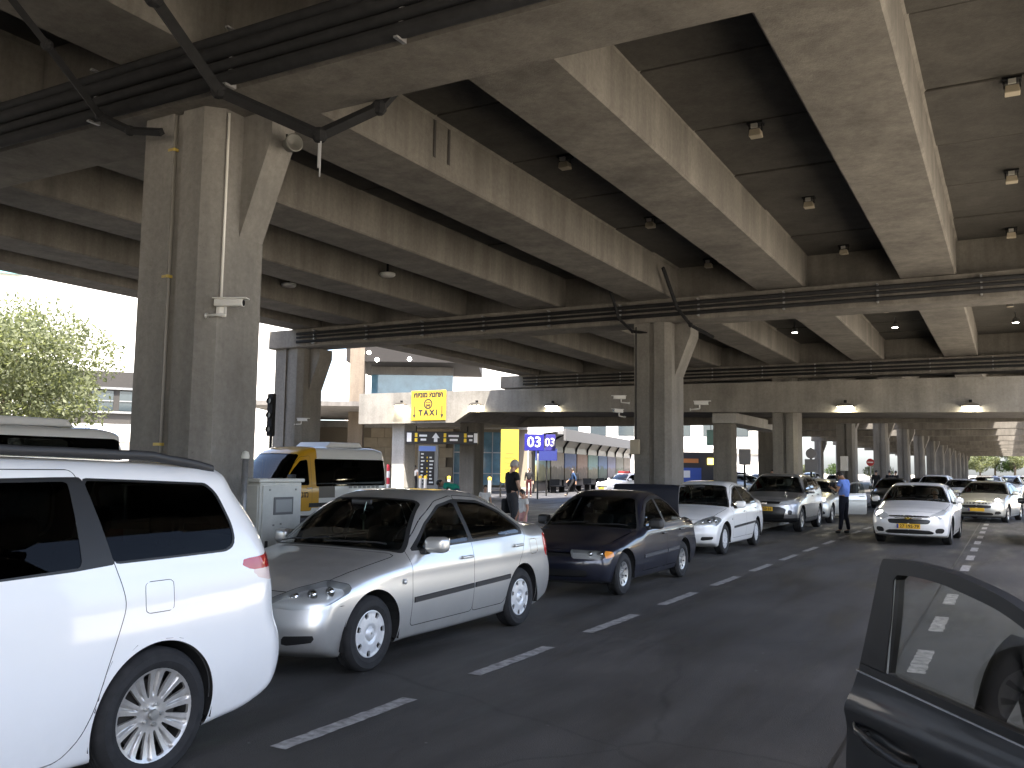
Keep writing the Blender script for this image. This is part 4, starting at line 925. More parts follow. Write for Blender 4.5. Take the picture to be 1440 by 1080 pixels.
column(-21.1, -20.0, 22.35, 5.5, 'pale concrete column behind the yellow and white taxi van', d=1.1)
column(-21.1, -20.0, 6.75, 5.5, 'concrete column under the deck edge near the white minibus', d=1.1)
for k in range(6, len(CY)): column(-8.4, -7.45, CY[k], 5.5, '%s concrete column in the receding row beyond the low bridge' % ORD[k-6], 'concrete columns of the receding row', d=1.15)
for k in range(10, 13): column(-20.9, -20.0, CY[k], 5.5, 'concrete column of the outer row seen past the nearer columns', 'concrete columns of the outer row', d=1.1)
for k in range(3, 12): column(2.25, 3.1, CY[k], 5.5, 'concrete column on the far kerb of the traffic lanes', 'concrete columns beside the traffic lanes', d=1.1)

# ------------------------------------------------------------------ low cross bridge with lamps and the taxi sign
br = tag(empty('low_bridge', (0, 0, 0)), 'low pale concrete bridge crossing above the lanes with wall lamps', 'bridge')
fp = [(-29.3, 3.86), (-23.45, 3.86), (-22.6, 4.36), (-17, 4.27), (-5, 4.02), (7.5, 3.84), (7.5, 5.16), (-12, 5.34), (-29.3, 5.42)]
V = [(x, 36.4, z) for x, z in fp]+[(x, 36.75, z) for x, z in fp]; n = len(fp)
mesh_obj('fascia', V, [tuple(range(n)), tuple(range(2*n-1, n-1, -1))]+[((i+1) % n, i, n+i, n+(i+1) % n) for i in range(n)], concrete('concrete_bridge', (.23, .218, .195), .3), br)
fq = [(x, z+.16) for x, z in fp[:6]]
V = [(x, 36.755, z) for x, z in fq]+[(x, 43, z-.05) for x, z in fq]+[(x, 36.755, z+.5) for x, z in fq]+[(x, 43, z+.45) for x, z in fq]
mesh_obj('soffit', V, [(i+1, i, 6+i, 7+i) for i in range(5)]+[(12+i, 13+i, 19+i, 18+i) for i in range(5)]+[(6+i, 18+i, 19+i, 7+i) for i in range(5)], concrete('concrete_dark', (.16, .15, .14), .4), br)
MB().box((-29.3, 42.7, 3.93), (7.5, 43, 5.2)).obj('rear_fascia', CONC, br)
def railpipes(parent, y, zs, x0, x1, r, nm='pipe'):
    for z in zs: MB().tube((x0, y, z), (x1, y, z), r, 8).obj(nm, BLK, parent, True)
def bridge_column(x0, x1, y0, y1, z1, lab, m=None):
    t = tag(empty('bridge_column', ((x0+x1)/2, (y0+y1)/2, 0)), lab, 'column', 'columns under the low bridge'); a, b = (x1-x0)/2, (y1-y0)/2
    MB().box((-a, -b, 0), (a, b, z1)).obj('shaft', m or CONC_P, t, bevel=.04, seg=1); return t
bridge_column(-27.75, -26.95, 37.2, 38.2, 3.99, 'sunlit white bridge column behind the back of the taxi van')
bridge_column(-24.9, -24.0, 39.2, 40.2, 4.3, 'dark bridge column left of the yellow banner', CONC)
bridge_column(-10.85, -10.05, 36.9, 37.7, 3.70, 'bridge column behind the white parked sedan', CONC)
bridge_column(-11.2, -10.3, 46.0, 46.9, 3.85, 'bridge column behind the roof of the grey sport utility car', CONC)
MB().box((-10.9, 37.0, 3.7), (-9.9, 47., 4.13)).obj('edge_beam', CONC_P, br)
# pipes and trays along the cap beams
def tray(y, zs, x0, x1, lab, r=.05):
    t = tag(empty('pipe_run', (0, 0, 0)), lab, 'pipes', 'pipe runs clipped along the cap beams')
    for i, z in enumerate(zs): MB().tube((x0, y, z), (x1, y, z), r*(1-.25*(i % 2)), 8).obj('pipe', BLK, t, True)
    x = x0+.7
    cl = None
    while x < x1:
        if cl is None: cl = MB().box((-.02, 0, min(zs)-.09), (.02, .075, max(zs)+.09)).box((-.02, -.07, max(zs)+.07), (.02, 0, max(zs)+.09)).box((-.02, -.07, min(zs)-.09), (.02, 0, min(zs)-.07)).obj('clip', GALV, t); c = cl
        else: c = cl.copy(); link(c, t)
        c.location = (x, y, 0); x += 2.1
    return t
tray(6.13, (5.55, 5.70, 5.85, 5.98), -20, 3.1, 'black pipes clipped along the nearest cap beam', .075)
tray(21.58, (5.66, 5.80, 5.92), -20, 3.1, 'black pipes clipped along the cap beam above the dark blue car')
tray(37.02, (5.66, 5.80, 5.95), -20, 3.1, 'black pipes clipped along the cap beam above the low bridge')
t = tag(empty('cable_duct', (0, 0, 0)), 'bent black cable duct slanting down over the near column head', 'duct', 'cable ducts')
def duct(pts, w=.06, nm='duct', par=None):
    m = MB()
    for a, b in zip(pts[:-1], pts[1:]): m.tube(a, b, w, 4)
    for p in pts[1:-1]: m.lathe([(w*1.3*math.sin(q), w*1.3*math.cos(q)) for q in np.linspace(.05, 3.09, 6)], p, n=8)
    return m.obj(nm, BLK, par)
duct([(-6.1, 3.9, 6.05), (-6.32, 4.9, 5.70), (-6.72, 6.02, 5.38), (-6.05, 6.75, 5.06), (-5.62, 7.16, 5.42), (-5.5, 7.6, 6.0)], .066, par=t)
m = MB(); m.tube((-6.05, 6.75, 5.06), (-6.06, 6.76, 4.72), .012, 5).tube((-6.02, 6.74, 5.02), (-6.03, 6.75, 4.62), .008, 5); m.obj('loose_cable', mat('cable_grey', (.3, .3, .3), .6), t)
t = tag(empty('cable_duct', (0, 0, 0)), 'short black cable duct running down left of the near column', 'duct', 'cable ducts')
duct([(-7.7, 4.2, 6.05), (-7.95, 5.0, 5.69), (-8.5, 6.0, 5.44), (-8.2, 6.15, 5.28), (-7.75, 6.2, 5.2)], .045, par=t)
t = tag(empty('cable_duct', (0, 0, 0)), 'angled cable duct above the middle column head', 'duct', 'cable ducts')
duct([(-7.2, 20.4, 6.6), (-7.15, 21.3, 5.75), (-6.9, 21.6, 5.35), (-6.5, 22.2, 5.1)], .05, par=t)
duct([(-8.7, 20.6, 6.3), (-8.75, 21.4, 5.6), (-8.5, 21.7, 5.3), (-8.1, 21.75, 5.25)], .04, par=t)
# lamps hanging on the deck panels
LB = mat('lamp_beige', (.30, .26, .19), .6); LITW = mat('lamp_glow', (1, .97, .9), .4, emit=(1, .96, .88), estr=9.)
def ceiling_lamp(x, y, lab, grp='square lamps hung between the girders'):
    t = tag(empty('ceiling_lamp', (x, y, 6.945)), lab, 'lamp', grp)
    MB().cbox((0, 0, -.02), (.30, .22, .04)).box((-.13, -.02, -.17), (-.11, .02, -.04)).box((.11, -.02, -.17), (.13, .02, -.04)).obj('bracket', BLK, t)
    MB().prism([(-.10, -.15), (.10, -.15), (.12, -.28), (-.12, -.28)], -.11, .11, 'y').obj('housing', LB, t, bevel=.012, seg=1)
    MB().cbox((.0, -.13, -.10), (.12, .05, .08)).obj('ballast', mat('lamp_cream', (.32, .31, .28), .5), t); t.scale = (.78, .78, .78); return t
for k, yy in enumerate((13.17, 17.28, 21.4)):
    for x, s_ in ((.2, 'right of the wide pale girder'), (-3.18, 'left of the wide pale girder'), (-6.37, 'beside the second pale girder')):
        ceiling_lamp(x, yy, '%s square lamp hanging under the deck %s' % (('nearest', 'middle', 'farthest')[k], s_))
def disc_lamp(x, y, z, lab):
    t = tag(empty('disc_lamp', (x, y, z)), lab, 'lamp', 'flat disc lamps under the deck'); MB().lathe([(.001, -.08), (.17, -.08), (.20, -.05), (.20, 0), (.001, 0)], n=20).obj('diffuser', mat('opal_white', (.7, .7, .68), .4), t, True)
    MB().lathe([(.03, 0), (.03, .35)], n=8).obj('stem', BLK, t)
disc_lamp(-13.7, 18.0, 6.6, 'white disc lamp nearer the middle under the deck'); disc_lamp(-16.95, 17.9, 6.6, 'white disc lamp nearer the outer edge under the deck')
def spot(x, y, lab, lit=True):
    t = tag(empty('spot_lamp', (x, y, 6.93)), lab, 'lamp', 'small round lamps in the bay before the low bridge')
    MB().lathe([(.02, 0), (.02, -.2), (.09, -.22), (.10, -.36)], n=14).obj('housing', GALV, t, True)
    MB().lathe([(.001, -.36), (.095, -.36)], n=14).obj('diffuser', LITW if lit else LB, t)
for x, yy, l in ((-6.43, 31.9, 1), (-3.2, 32.1, 1), (.33, 32.6, 1), (-3.12, 28.9, 0), (.17, 29.4, 0), (-6.4, 28.5, 0)):
    spot(x, yy, '%s round lamp at %s' % ('lit' if l else 'unlit', {-6.43: 'the left bay', -3.2: 'the middle bay', .33: 'the right bay', -3.12: 'the middle bay', .17: 'the right bay', -6.4: 'the left bay'}[x]), l)
# wall lamps on the low bridge
for x, z, w in ((-26.57, 4.72, 'left of the taxi sign'), (-22.15, 4.62, 'right of the taxi sign'), (-18.1, 4.5, 'above the poster shelter'), (-5.47, 4.22, 'above the policeman'), (-1.16, 4.13, 'above the right lane')):
    t = tag(empty('wall_lamp', (x, 36.39, z)), 'lit lamp on the low bridge %s' % w, 'lamp', 'lit lamps along the low bridge')
    MB().prism([(-.30, .02), (.30, .02), (.26, .10), (.1, .16), (-.1, .16), (-.26, .10)], -.30, 0, 'y').obj('hood', mat('lamp_brown', (.08, .07, .055), .5), t)
    MB().cbox((0, -.04, .22), (.1, .08, .12)).obj('bracket', BLK, t)
    MB().prism([(-.27, .018), (-.2, -.05), (.2, -.05), (.27, .018)], -.28, -.02, 'y').obj('diffuser', mat('lamp_glow_warm', (1, .95, .8), .4, emit=(1, .93, .74), estr=12.), t)
    l = bpy.data.lights.new('lamp_light', 'AREA'); l.energy = 9; l.color = (1, .86, .5); l.size = .5; l.size_y = .25; l.shape = 'RECTANGLE'
    lo = link(bpy.data.objects.new('lamp_light', l), t); lo.location = (0, -.15, -.07)
# taxi sign
YEL = mat('sign_yellow', (.46, .29, .015), .55, var=.06); INK = mat('ink_black', (.012, .012, .012), .6)
t = tag(empty('taxi_sign', (-24.92, 36.33, 3.97)), 'yellow taxi rank sign with black bus emblem and two arrows on the bridge', 'sign')
MB().rbox((-1.03, -.03, 0), (1.03, .03, 1.49), .03, 1).obj('sign_board', YEL, t)
text_obj('\u05ea\u05d7\u05e0\u05ea \u05de\u05d5\u05e0\u05d9\u05d5\u05ea'[::-1], .34, INK, t, 'lettering', (0, -.036, 1.27), (R_(90), 0, 0), .018)
text_obj('T A X I', .36, INK, t, 'lettering', (0, -.036, .38), (R_(90), 0, 0), .022)
m = MB(); m.lathe([(.19, -.002), (.255, -.002)], (0, -.034, .82), 'y', 32); m.box((-.13, -.04, .72), (.13, -.034, .92)).box((-.1, -.04, .67), (-.05, -.034, .72)).box((.05, -.04, .67), (.1, -.034, .72)); m.obj('bus_emblem', INK, t)
MB().box((-.10, -.044, .80), (.10, -.041, .88)).box((-.10, -.044, .745), (-.06, -.041, .765)).box((.06, -.044, .745), (.10, -.041, .765)).obj('emblem_window', YEL, t)
for sx in (-.82, .82):
    MB().prism([(sx-.025, .72), (sx-.025, .30), (sx-.09, .30), (sx, .10), (sx+.09, .30), (sx+.025, .30), (sx+.025, .72)], -.037, -.032, 'y').obj('arrow', INK, t)
# ------------------------------------------------------------------ street furniture on the island
def cctv(loc, rz, lab, grp='security cameras on the columns', s=1.):
    t = tag(empty('security_camera', loc, rz), lab, 'camera', grp)
    wh = mat('camera_white', (.46, .45, .42), .5)
    MB().rbox((-.055*s, -.22*s, .02*s), (.055*s, .16*s, .12*s), .02*s, 2).obj('housing', wh, t, True)
    MB().rbox((-.07*s, -.28*s, .115*s), (.07*s, .18*s, .135*s), .008*s, 1).obj('sun_shield', wh, t, True)
    MB().lathe([(.001, -.225*s), (.04*s, -.225*s), (.042*s, -.2*s)], (0, 0, .07*s), 'y', 14).obj('lens', mat('lens_black', (.01, .01, .012), .1), t)
    m = MB(); m.tube((0, .02*s, .03*s), (0, .02*s, -.08*s), .02*s, 8).tube((0, .02*s, -.08*s), (.0, .26*s, -.10*s), .018*s, 8).lathe([(.035*s, .0), (.035*s, .03*s)], (0, .25*s, -.1*s), 'y', 12)
    m.obj('bracket', wh, t, True); return t
c_ = cctv((-7.08, 6.58, 3.32), R_(115), 'white security camera on the side of the large near column', s=.8)
t = tag(empty('white_conduit', (-7.2, 6.6, 0)), 'thin white conduit running down the large near column to the camera', 'conduit')
MB().tube((.01, .0, 3.32), (.01, .0, 5.45), .014, 8).obj('pipe', mat('white_pvc', (.6, .58, .53), .5), t, True); MB().rbox((-.01, -.05, 3.24), (.05, .05, 3.36), .01, 1).obj('junction_box', MATS['white_pvc'], t)
t = tag(empty('flood_lamp', (-6.62, 6.98, 5.15), R_(70)), 'round floodlight at the head of the large near column', 'lamp')
MB().lathe([(.03, .16), (.075, .10), (.095, .0), (.1, -.03), (.085, -.03), (.06, .0), (.001, .02)], axis='y', n=20).obj('housing', mat('dull_metal', (.12, .115, .10), .6, .3), t, True); MB().tube((0, .12, .0), (0, .16, .14), .012, 6).obj('bracket', BLK, t)
t = tag(empty('drain_pipe', (-7.86, 6.47, 0)), 'grey drain pipe recessed in the face of the large near column', 'pipe')
MB().tube((0, -.01, .13), (0, -.01, 5.48), .035, 12).obj('pipe', mat('pipe_grey', (.2, .185, .16), .6), t, True)
for z in (1.9, 3.7, 5.1): MB().cbox((0, -.02, z), (.10, .06, .03)).obj('clip', mat('clip_yellow', (.42, .30, .06), .6), t)
cctv((-6.88, 22.3, 3.36), R_(100), 'camera on the right side of the middle column', s=.95); cctv((-8.75, 21.5, 3.5), R_(-60), 'upper camera on the left side of the middle column', s=.85); cctv((-8.8, 21.5, 3.15), R_(-20), 'lower camera on the left side of the middle column', s=.85)
t = tag(empty('junction_box', (-8.4, 21.66, 2.1)), 'beige box fixed low on the left of the middle column', 'box'); MB().rbox((-.13, -.06, 0), (.13, .02, .38), .02, 1).obj('cover', LB, t); MB().tube((.02, -.01, .38), (.02, -.01, 3.3), .018, 8).obj('conduit', BLK, t)
# utility cabinet
t = tag(empty('utility_cabinet', (-7.11, 7.40, .13), R_(0)), 'beige metal utility cabinet with small window standing by the near column', 'cabinet')
CAB = mat('cabinet_beige', (.44, .44, .40), .5, var=.15, vscale=6)
MB().rbox((-.12, -.33, .08), (.12, .31, 1.38), .012, 1).obj('cabinet_body', CAB, t); MB().rbox((-.14, -.36, 1.38), (.14, .34, 1.42), .01, 1).obj('cabinet_roof', CAB, t); MB().box((-.11, -.30, -.13), (.11, .29, .08)).obj('plinth', CONC_C, t)
dr = MB().rbox((.12, -.30, .12), (.135, .28, 1.35), .006, 1).obj('door', CAB, t)
MB().rbox((.133, -.14, 1.03), (.145, .16, 1.22), .03, 2).obj('window_frame', mat('grey_rubber', (.10, .10, .10), .6), dr); MB().rbox((.142, -.115, 1.055), (.148, .135, 1.195), .02, 1).obj('window', mat('cabinet_pane', (.28, .29, .28), .15), dr)
MB().rbox((.135, -.255, .62), (.16, -.225, .76), .008, 1).obj('handle', DARK(), dr)
MB().rbox((-.10, -.345, .12), (.10, -.33, 1.35), .006, 1).obj('side_door', CAB, t)
m = MB()
for yy, zz in ((-.2, 1.30), (.2, 1.3), (-.13, .92), (-.02, .93), (-.08, .80)): m.cbox((.137, yy, zz), (.004, .025, .02))
m.obj('sticker_residue', mat('residue', (.2, .2, .19), .8), dr)
t = tag(empty('steel_post', (-6.90, 6.75, .13)), 'short galvanised steel post in front of the near column', 'post'); MB().tube((0, 0, 0), (0, 0, 1.66), .032, 14).obj('pole', GALV, t, True); MB().lathe([(.001, .05), (.03, .04), (.042, .0), (.042, -.03)], (0, 0, 1.66), n=14).obj('cap', CAB, t, True)
# dark pole sign by the outer column
t = tag(empty('traffic_pole', (-20.4, 21.0, 0)), 'dark traffic pole in front of the pale outer column', 'pole'); MB().tube((0, 0, 0), (0, 0, 3.9), .05, 10).obj('pole', BLK, t, True); MB().rbox((-.12, -.10, 2.6), (.12, .06, 3.95), .03, 1).obj('signal_head', BLK, t)
for k in range(3): MB().lathe([(.001, -.11), (.09, -.11), (.1, -.16)], (0, 0, 2.82+.45*k), 'y', 14).obj('lens', mat('lens_black', (.01, .01, .012), .1), t)
cctv((-19.95, 21.9, 3.1), R_(110), 'camera on the pale outer column', s=.9)
# ------------------------------------------------------------------ terminal side
TAN = mat('tan_stone', (.36, .30, .22), .8, var=.18, vscale=1.4, bump=.1); WHT = mat('white_render', (.72, .70, .66), .75, var=.06, vscale=.6)
BLUEG = mat('blue_glazing', (.10, .20, .26), .06, spec=.8, var=.4, vscale=.9, coat=.5); DGL = mat('dark_glazing', (.03, .04, .045), .06, spec=.8)
AX = Vector((-.487, .874, 0)); RT = Vector((.874, .486, 0))
def cam_pt(lat, d, z=0): p = AX*d+RT*lat; return Vector((p.x, p.y, z))
bl = tag(empty('terminal_building', tuple(cam_pt(-8, 73)), math.atan2(RT.y, RT.x)), 'tan stone terminal front with blue glazing behind the travellers', 'building')
MB().box((-12, .35, 0), (9.4, 9, 5.4)).obj('wall', mat('tan_core', (.2, .17, .13), .9), bl)
st_me = None
for r in range(6):                       # stone cladding, laid in broken bond
    for c in range(16):
        x = -4.0+c*1.12+(.56 if r % 2 else 0); z = .15+r*.78
        if x+1.1 > 3.3: continue
        if st_me is None: o = MB().box((0, 0, 0), (1.105, .33, .765)).obj('stone', TAN, bl, bevel=.012, seg=1); st_me = o.data
        else: o = link(bpy.data.objects.new('stone', st_me), bl)
        o.location = (x, .02+random.uniform(-.012, .012), z)
for k, x in enumerate((3.35, 4.4, 5.45, 6.5, 7.55)):
    f = MB().box((x, .05, .3), (x+1., .2, 4.6)).obj('window', BLUEG, bl); MB().box((x-.03, -.02, .3), (x+.04, .05, 4.6)).box((x+.04, -.02, 1.2), (x+1., .05, 1.28)).box((x+.04, -.02, 2.9), (x+1., .05, 2.98)).obj('window_frame', mat('frame_grey', (.35, .37, .38), .4, .3), f)
MB().box((-12, -.1, 4.85), (9.4, .34, 5.3)).obj('lintel', CONC_P, bl)
MB().box((-9, -17, 5.45), (9.4, .3, 5.75)).obj('shade_canopy', concrete('concrete_dark', (.16, .15, .14), .4), bl)  # canopy added out of sight behind the bridge to shade the terminal front
# dark canopy edge and grey fascia above the bridge
uc = tag(empty('upper_canopy', tuple(cam_pt(-8, 66)), math.atan2(RT.y, RT.x)), 'dark terminal canopy with small downlights above the low bridge', 'canopy')
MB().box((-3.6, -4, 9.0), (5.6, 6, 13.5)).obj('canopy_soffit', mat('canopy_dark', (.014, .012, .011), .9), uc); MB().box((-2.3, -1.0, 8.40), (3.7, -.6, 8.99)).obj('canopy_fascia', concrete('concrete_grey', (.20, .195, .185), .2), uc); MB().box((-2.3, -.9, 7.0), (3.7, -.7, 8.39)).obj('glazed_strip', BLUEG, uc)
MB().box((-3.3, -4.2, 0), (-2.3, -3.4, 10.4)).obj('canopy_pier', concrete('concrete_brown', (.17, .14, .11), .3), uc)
for k, (x, yy) in enumerate(((-2.03, 9.62), (-1.44, 9.12), (.83, 9.2))): MB().lathe([(.001, -.03), (.14, -.03), (.14, 0)], (x, -4.0, yy), 'y', n=12).obj('downlight', LITW, uc)
# information totem
kp = cam_pt(-5.85, 63.5, .12); rot = math.atan2(RT.y, RT.x)
t = tag(empty('information_totem', tuple(kp), rot), 'tall black flight information totem with blue head beside three travellers', 'totem')
MB().rbox((-.72, -.12, 0), (.72, .12, 3.15), .03, 1).obj('totem_body', mat('totem_grey', (.22, .22, .21), .5), t); MB().box((-.6, -.135, .3), (.46, -.121, 2.68)).obj('panel', mat('totem_black', (.008, .008, .01), .3), t); MB().box((-.66, -.135, 2.7), (.52, -.121, 3.05)).obj('header', mat('totem_blue', (.16, .28, .75), .4), t)
for k in range(9):
    z = 2.5-.25*k; MB().box((-.5, -.14, z-.05), (-.5+random.uniform(.1, .3), -.136, z+.05)).obj('line_of_text', mat('print_white', (.75, .75, .75), .5), t)
    if k in (1, 2, 4, 5, 6, 7): MB().box((-.1, -.14, z-.06), (-.02, -.136, z+.06)).obj('pictogram', mat('print_yellow', (.8, .55, .02), .5), t)
    if k > 0: MB().box((.1, -.14, z-.05), (.1+random.uniform(.12, .3), -.136, z+.05)).obj('line_of_text', MATS['print_white'], t)
# overhead wayfinding sign
t = tag(empty('wayfinding_sign', tuple(cam_pt(-3.40, 45.)+Vector((0, 0, 2.86))), rot-.06), 'black overhead wayfinding sign with white arrow and yellow pictograms', 'sign')
MB().rbox((-2.2, -.08, 0), (2.0, .08, .62), .02, 1).obj('sign_board', mat('totem_black', (.008, .008, .01), .3), t); MB().tube((-1.6, 0, .6), (-1.6, 0, .9), .03, 8).tube((1.4, 0, .6), (1.4, 0, .9), .03, 8).obj('hanger', BLK, t)
MB().prism([(-.66, .30), (-.44, .56), (-.22, .30), (-.34, .30), (-.34, .1), (-.54, .1), (-.54, .30)], -.086, -.081, 'y').obj('arrow', MATS['print_white'], t)
for x in (-1.66, .02, 1.2): MB().box((x, -.086, .1), (x+.15, -.081, .28)).box((x, -.086, .34), (x+.15, -.081, .54)).obj('pictogram', MATS['print_yellow'], t)
for x, w in ((-1.4, .45), (.3, .6), (1.42, .3)): MB().box((x, -.086, .36), (x+w, -.081, .46)).box((x+.08, -.086, .16), (x+w*.9, -.081, .26)).obj('line_of_text', MATS['print_white'], t)
MB().box((-2.12, -.086, .1), (-1.86, -.081, .55)).box((1.78, -.086, .08), (1.98, -.081, .55)).obj('number_panel', MATS['print_white'], t)
wf = [o for o in bpy.data.objects if o.name == 'wayfinding_sign'][0]; wf.scale = (.87, .87, 1.)
# yellow banner
t = tag(empty('yellow_banner', tuple(cam_pt(-.02, 52.2)), rot), 'tall yellow banner with dark lines of print beside the blue sign', 'banner')
MB().box((-.56, -.05, .85), (.48, .05, 3.95)).obj('banner_board', mat('banner_yellow', (.36, .29, .03), .6), t)
for z, w in ((3.3, .2), (2.55, .5), (2.3, .66), (2.0, .66), (1.82, .2), (1.6, .6), (1.38, .5)): MB().box((-.04-w/2, -.056, z-.035), (-.04+w/2, -.051, z+.035)).obj('line_of_text', mat('print_olive', (.2, .16, .03), .7), t)
MB().box((-.6, -.08, 0), (-.5, .08, .9)).box((.42, -.08, 0), (.52, .08, .9)).obj('leg', BLK, t)
# blue 03 sign
t = tag(empty('bay_sign', tuple(cam_pt(1.38, 50)), rot), 'blue bay sign reading 03 on a slim pole', 'sign'); BLUE = mat('sign_blue', (.012, .012, .20), .5)
MB().tube((.14, .08, 0), (.14, .08, 3.6), .05, 10).obj('pole', GALV, t, True)
e = MB().rbox((-.62, -.05, 2.68), (.48, .05, 3.62), .02, 1).obj('sign_board', BLUE, t); text_obj('03', .82, MATS['print_white'], e, 'number', (-.07, -.056, 3.15), (R_(90), 0, 0), .012)
e = MB().rbox((-.30, -.05, -.45), (.30, .05, .45), .02, 1).obj('side_board', mat('sign_violet', (.045, .04, .24), .5), t); e.location = (.84, .1, 3.15); e.rotation_euler = (0, 0, R_(-28)); text_obj('03', .66, MATS['print_white'], e, 'number', (0, -.056, 0), (R_(90), 0, 0), .008)
t = tag(empty('blue_panel', tuple(cam_pt(2.55, 56)), rot), 'dark blue slanted panel under the bay sign', 'panel'); MB().box((-1., -.05, 2.2), (.35, .05, 2.95)).obj('panel_board', mat('panel_blue', (.012, .02, .12), .5), t); MB().tube((-.3, .06, 0), (-.3, .06, 2.3), .05, 8).obj('pole', BLK, t)
# poster shelter: curved canopy on dark ribs with posters
p1, p2 = cam_pt(1.55, 62), cam_pt(12.6, 95); dv = (p2-p1); LN = dv.length; a = math.atan2(dv.y, dv.x)
sh = tag(empty('poster_shelter', tuple(p1), a), 'long waiting shelter with curved glazed roof and a row of colour posters', 'shelter')
MB().box((-.5, -2.3, 4.05), (LN+1, -1.9, 4.3)).obj('gutter', mat('gutter_grey', (.16, .16, .16), .6), sh)
pr = [(-2.1, 4.15), (-1.5, 4.2), (-.9, 4.12), (-.4, 3.85), (-.1, 3.4), (0, 2.9)]
V = []; F = []
for x in (-.5, LN+1):
    for q in pr: V.append((x, q[0], q[1]))
for k in range(5): F.append((k, k+1, 7+k, 6+k))
mesh_obj('canopy', V, F, mat('canopy_sheet', (.34, .34, .33), .5), sh)
nP = 9; W_ = LN/nP
pal = [((.25, .42, .40), (.45, .42, .18)), ((.62, .52, .40), (.35, .27, .16)), ((.08, .20, .62), (.38, .28, .16)), ((.55, .30, .20), (.40, .24, .15)), ((.30, .62, .60), (.55, .48, .28)), ((.08, .25, .62), (.10, .22, .16)), ((.35, .36, .62), (.6, .5, .55)), ((.42, .40, .32), (.3, .35, .2)), ((.5, .38, .28), (.32, .22, .15))]
for k in range(nP+1):
    x = k*W_; V = []; F = []
    for s_ in (-.15, .15):
        for q in pr+[(0, 0)]: V.append((x+s_, q[0]-.10, q[1]-.05))
    for j in range(6): F.append((j, j+1, 8+j, 7+j))
    o = mesh_obj('rib', V, F, BLK, sh); md = o.modifiers.new('s', 'SOLIDIFY'); md.thickness = .09
    if k < nP:
        sky_c, gr_c = pal[k]; sky_c = tuple(v*.6 for v in sky_c); gr_c = tuple(v*.6 for v in gr_c); nm = 'poster_print_%d' % k; m_ = mat(nm, sky_c, .5, var=.3, vscale=1.6, col2=gr_c)
        nd = m_.node_tree; tc = nd.nodes.new('ShaderNodeTexCoord'); sz = nd.nodes.new('ShaderNodeSeparateXYZ'); nd.links.new(tc.outputs['Object'], sz.inputs[0])
        no = nd.nodes.new('ShaderNodeTexNoise'); no.inputs['Scale'].default_value = 1.4+.4*k % 2; no.inputs['Detail'].default_value = 5; nd.links.new(tc.outputs['Object'], no.inputs['Vector'])
        ma = nd.nodes.new('ShaderNodeMath'); ma.operation = 'MULTIPLY_ADD'; ma.inputs[1].default_value = 1.3; nd.links.new(no.outputs['Fac'], ma.inputs[0]); nd.links.new(sz.outputs[2], ma.inputs[2])
        rp = nd.nodes.new('ShaderNodeValToRGB'); el = rp.color_ramp.elements; el[0].position = .30; el[0].color = lin(*[v*.5 for v in gr_c]); el[1].position = .92; el[1].color = lin(*sky_c)
        e2 = rp.color_ramp.elements.new(.52); e2.color = lin(*gr_c); e3 = rp.color_ramp.elements.new(.60); e3.color = lin(*[min(1, v*1.25+.08) for v in sky_c])
        mr = nd.nodes.new('ShaderNodeMapRange'); mr.inputs[1].default_value = 0; mr.inputs[2].default_value = 2.9; nd.links.new(ma.outputs[0], mr.inputs[0]); nd.links.new(mr.outputs[0], rp.inputs['Fac']); nd.links.new(rp.outputs[0], nd.nodes['Principled BSDF'].inputs['Base Color'])
        MB().box((0, -.03, 0), (W_-.30, .03, 2.05)).obj('poster', m_, sh).location = (x+.15, -.14, .85)
        MB().box((x+.1, -.10, 2.92), (x+W_-.1, -.04, 3.4)).obj('glazing', mat('pale_glazing', (.4, .41, .4), .2), sh)
MB().box((-.4, .05, .8), (LN+.6, .2, 3.0)).obj('back_wall', mat('shelter_back', (.10, .095, .085), .8), sh)
MB().box((-.5, -2.45, 3.62), (LN+1, -2.32, 4.42)).obj('fascia_band', mat('band_grey', (.10, .10, .10), .7), sh)
MB().box((0, -.02, .1), (LN, .045, .8)).obj('base_wall', mat('shelter_base', (.22, .19, .16), .8), sh)
# benches along the shelter
bench0 = None
for k in range(7):
    p = p1+dv*((k+.5)/7.); p = p+Vector((math.sin(a), -math.cos(a), 0))*1.1
    if bench0 is None:
        b0 = tag(empty('waiting_bench', tuple(p), a), 'dark metal waiting bench, first along the poster row from the blue sign', 'bench', 'benches along the poster shelter'); MB().box((-1.3, -.25, .42), (1.3, .25, .48)).obj('seat', BLK, b0); MB().box((-1.3, .22, .5), (1.3, .27, .95)).obj('backrest', BLK, b0)
        for x in (-1.1, 1.1): MB().box((x-.04, -.2, 0), (x+.04, .2, .42)).obj('leg', BLK, b0)
        bench0 = b0
    else: c = copy_tree(bench0); c.location = p; c['label'] = 'dark metal waiting bench, %s along the poster row from the blue sign' % ORD[k]
# bollards
bm_ = tag(empty('bollard', (0, 0, 0)), 'steel bollard with a yellow top on the terminal kerb', 'bollard', 'bollards with yellow tops along the terminal kerb')
MB().lathe([(.11, 0), (.11, .92), (.11, .93)], n=16).obj('post', mat('bollard_steel', (.45, .45, .45), .4, .5), bm_, True); MB().lathe([(.115, .93), (.115, 1.08), (.06, 1.13), (.001, 1.135)], n=16).obj('top', mat('bollard_yellow', (.75, .46, .03), .5), bm_, True)
for k, (px, d) in enumerate(((634, 58), (655, 57), (673, 56.5), (691, 56), (719, 53), (729, 52.5), (594, 60), (601, 59.5))):
    p = cam_pt((px-720)/1254.7*d, d)
    o = bm_ if k == 0 else copy_tree(bm_); o.location = p; o['label'] = 'steel bollard with a yellow top, %s from the left on the terminal kerb' % ORD[(2, 3, 4, 5, 6, 7, 0, 1)[k]]
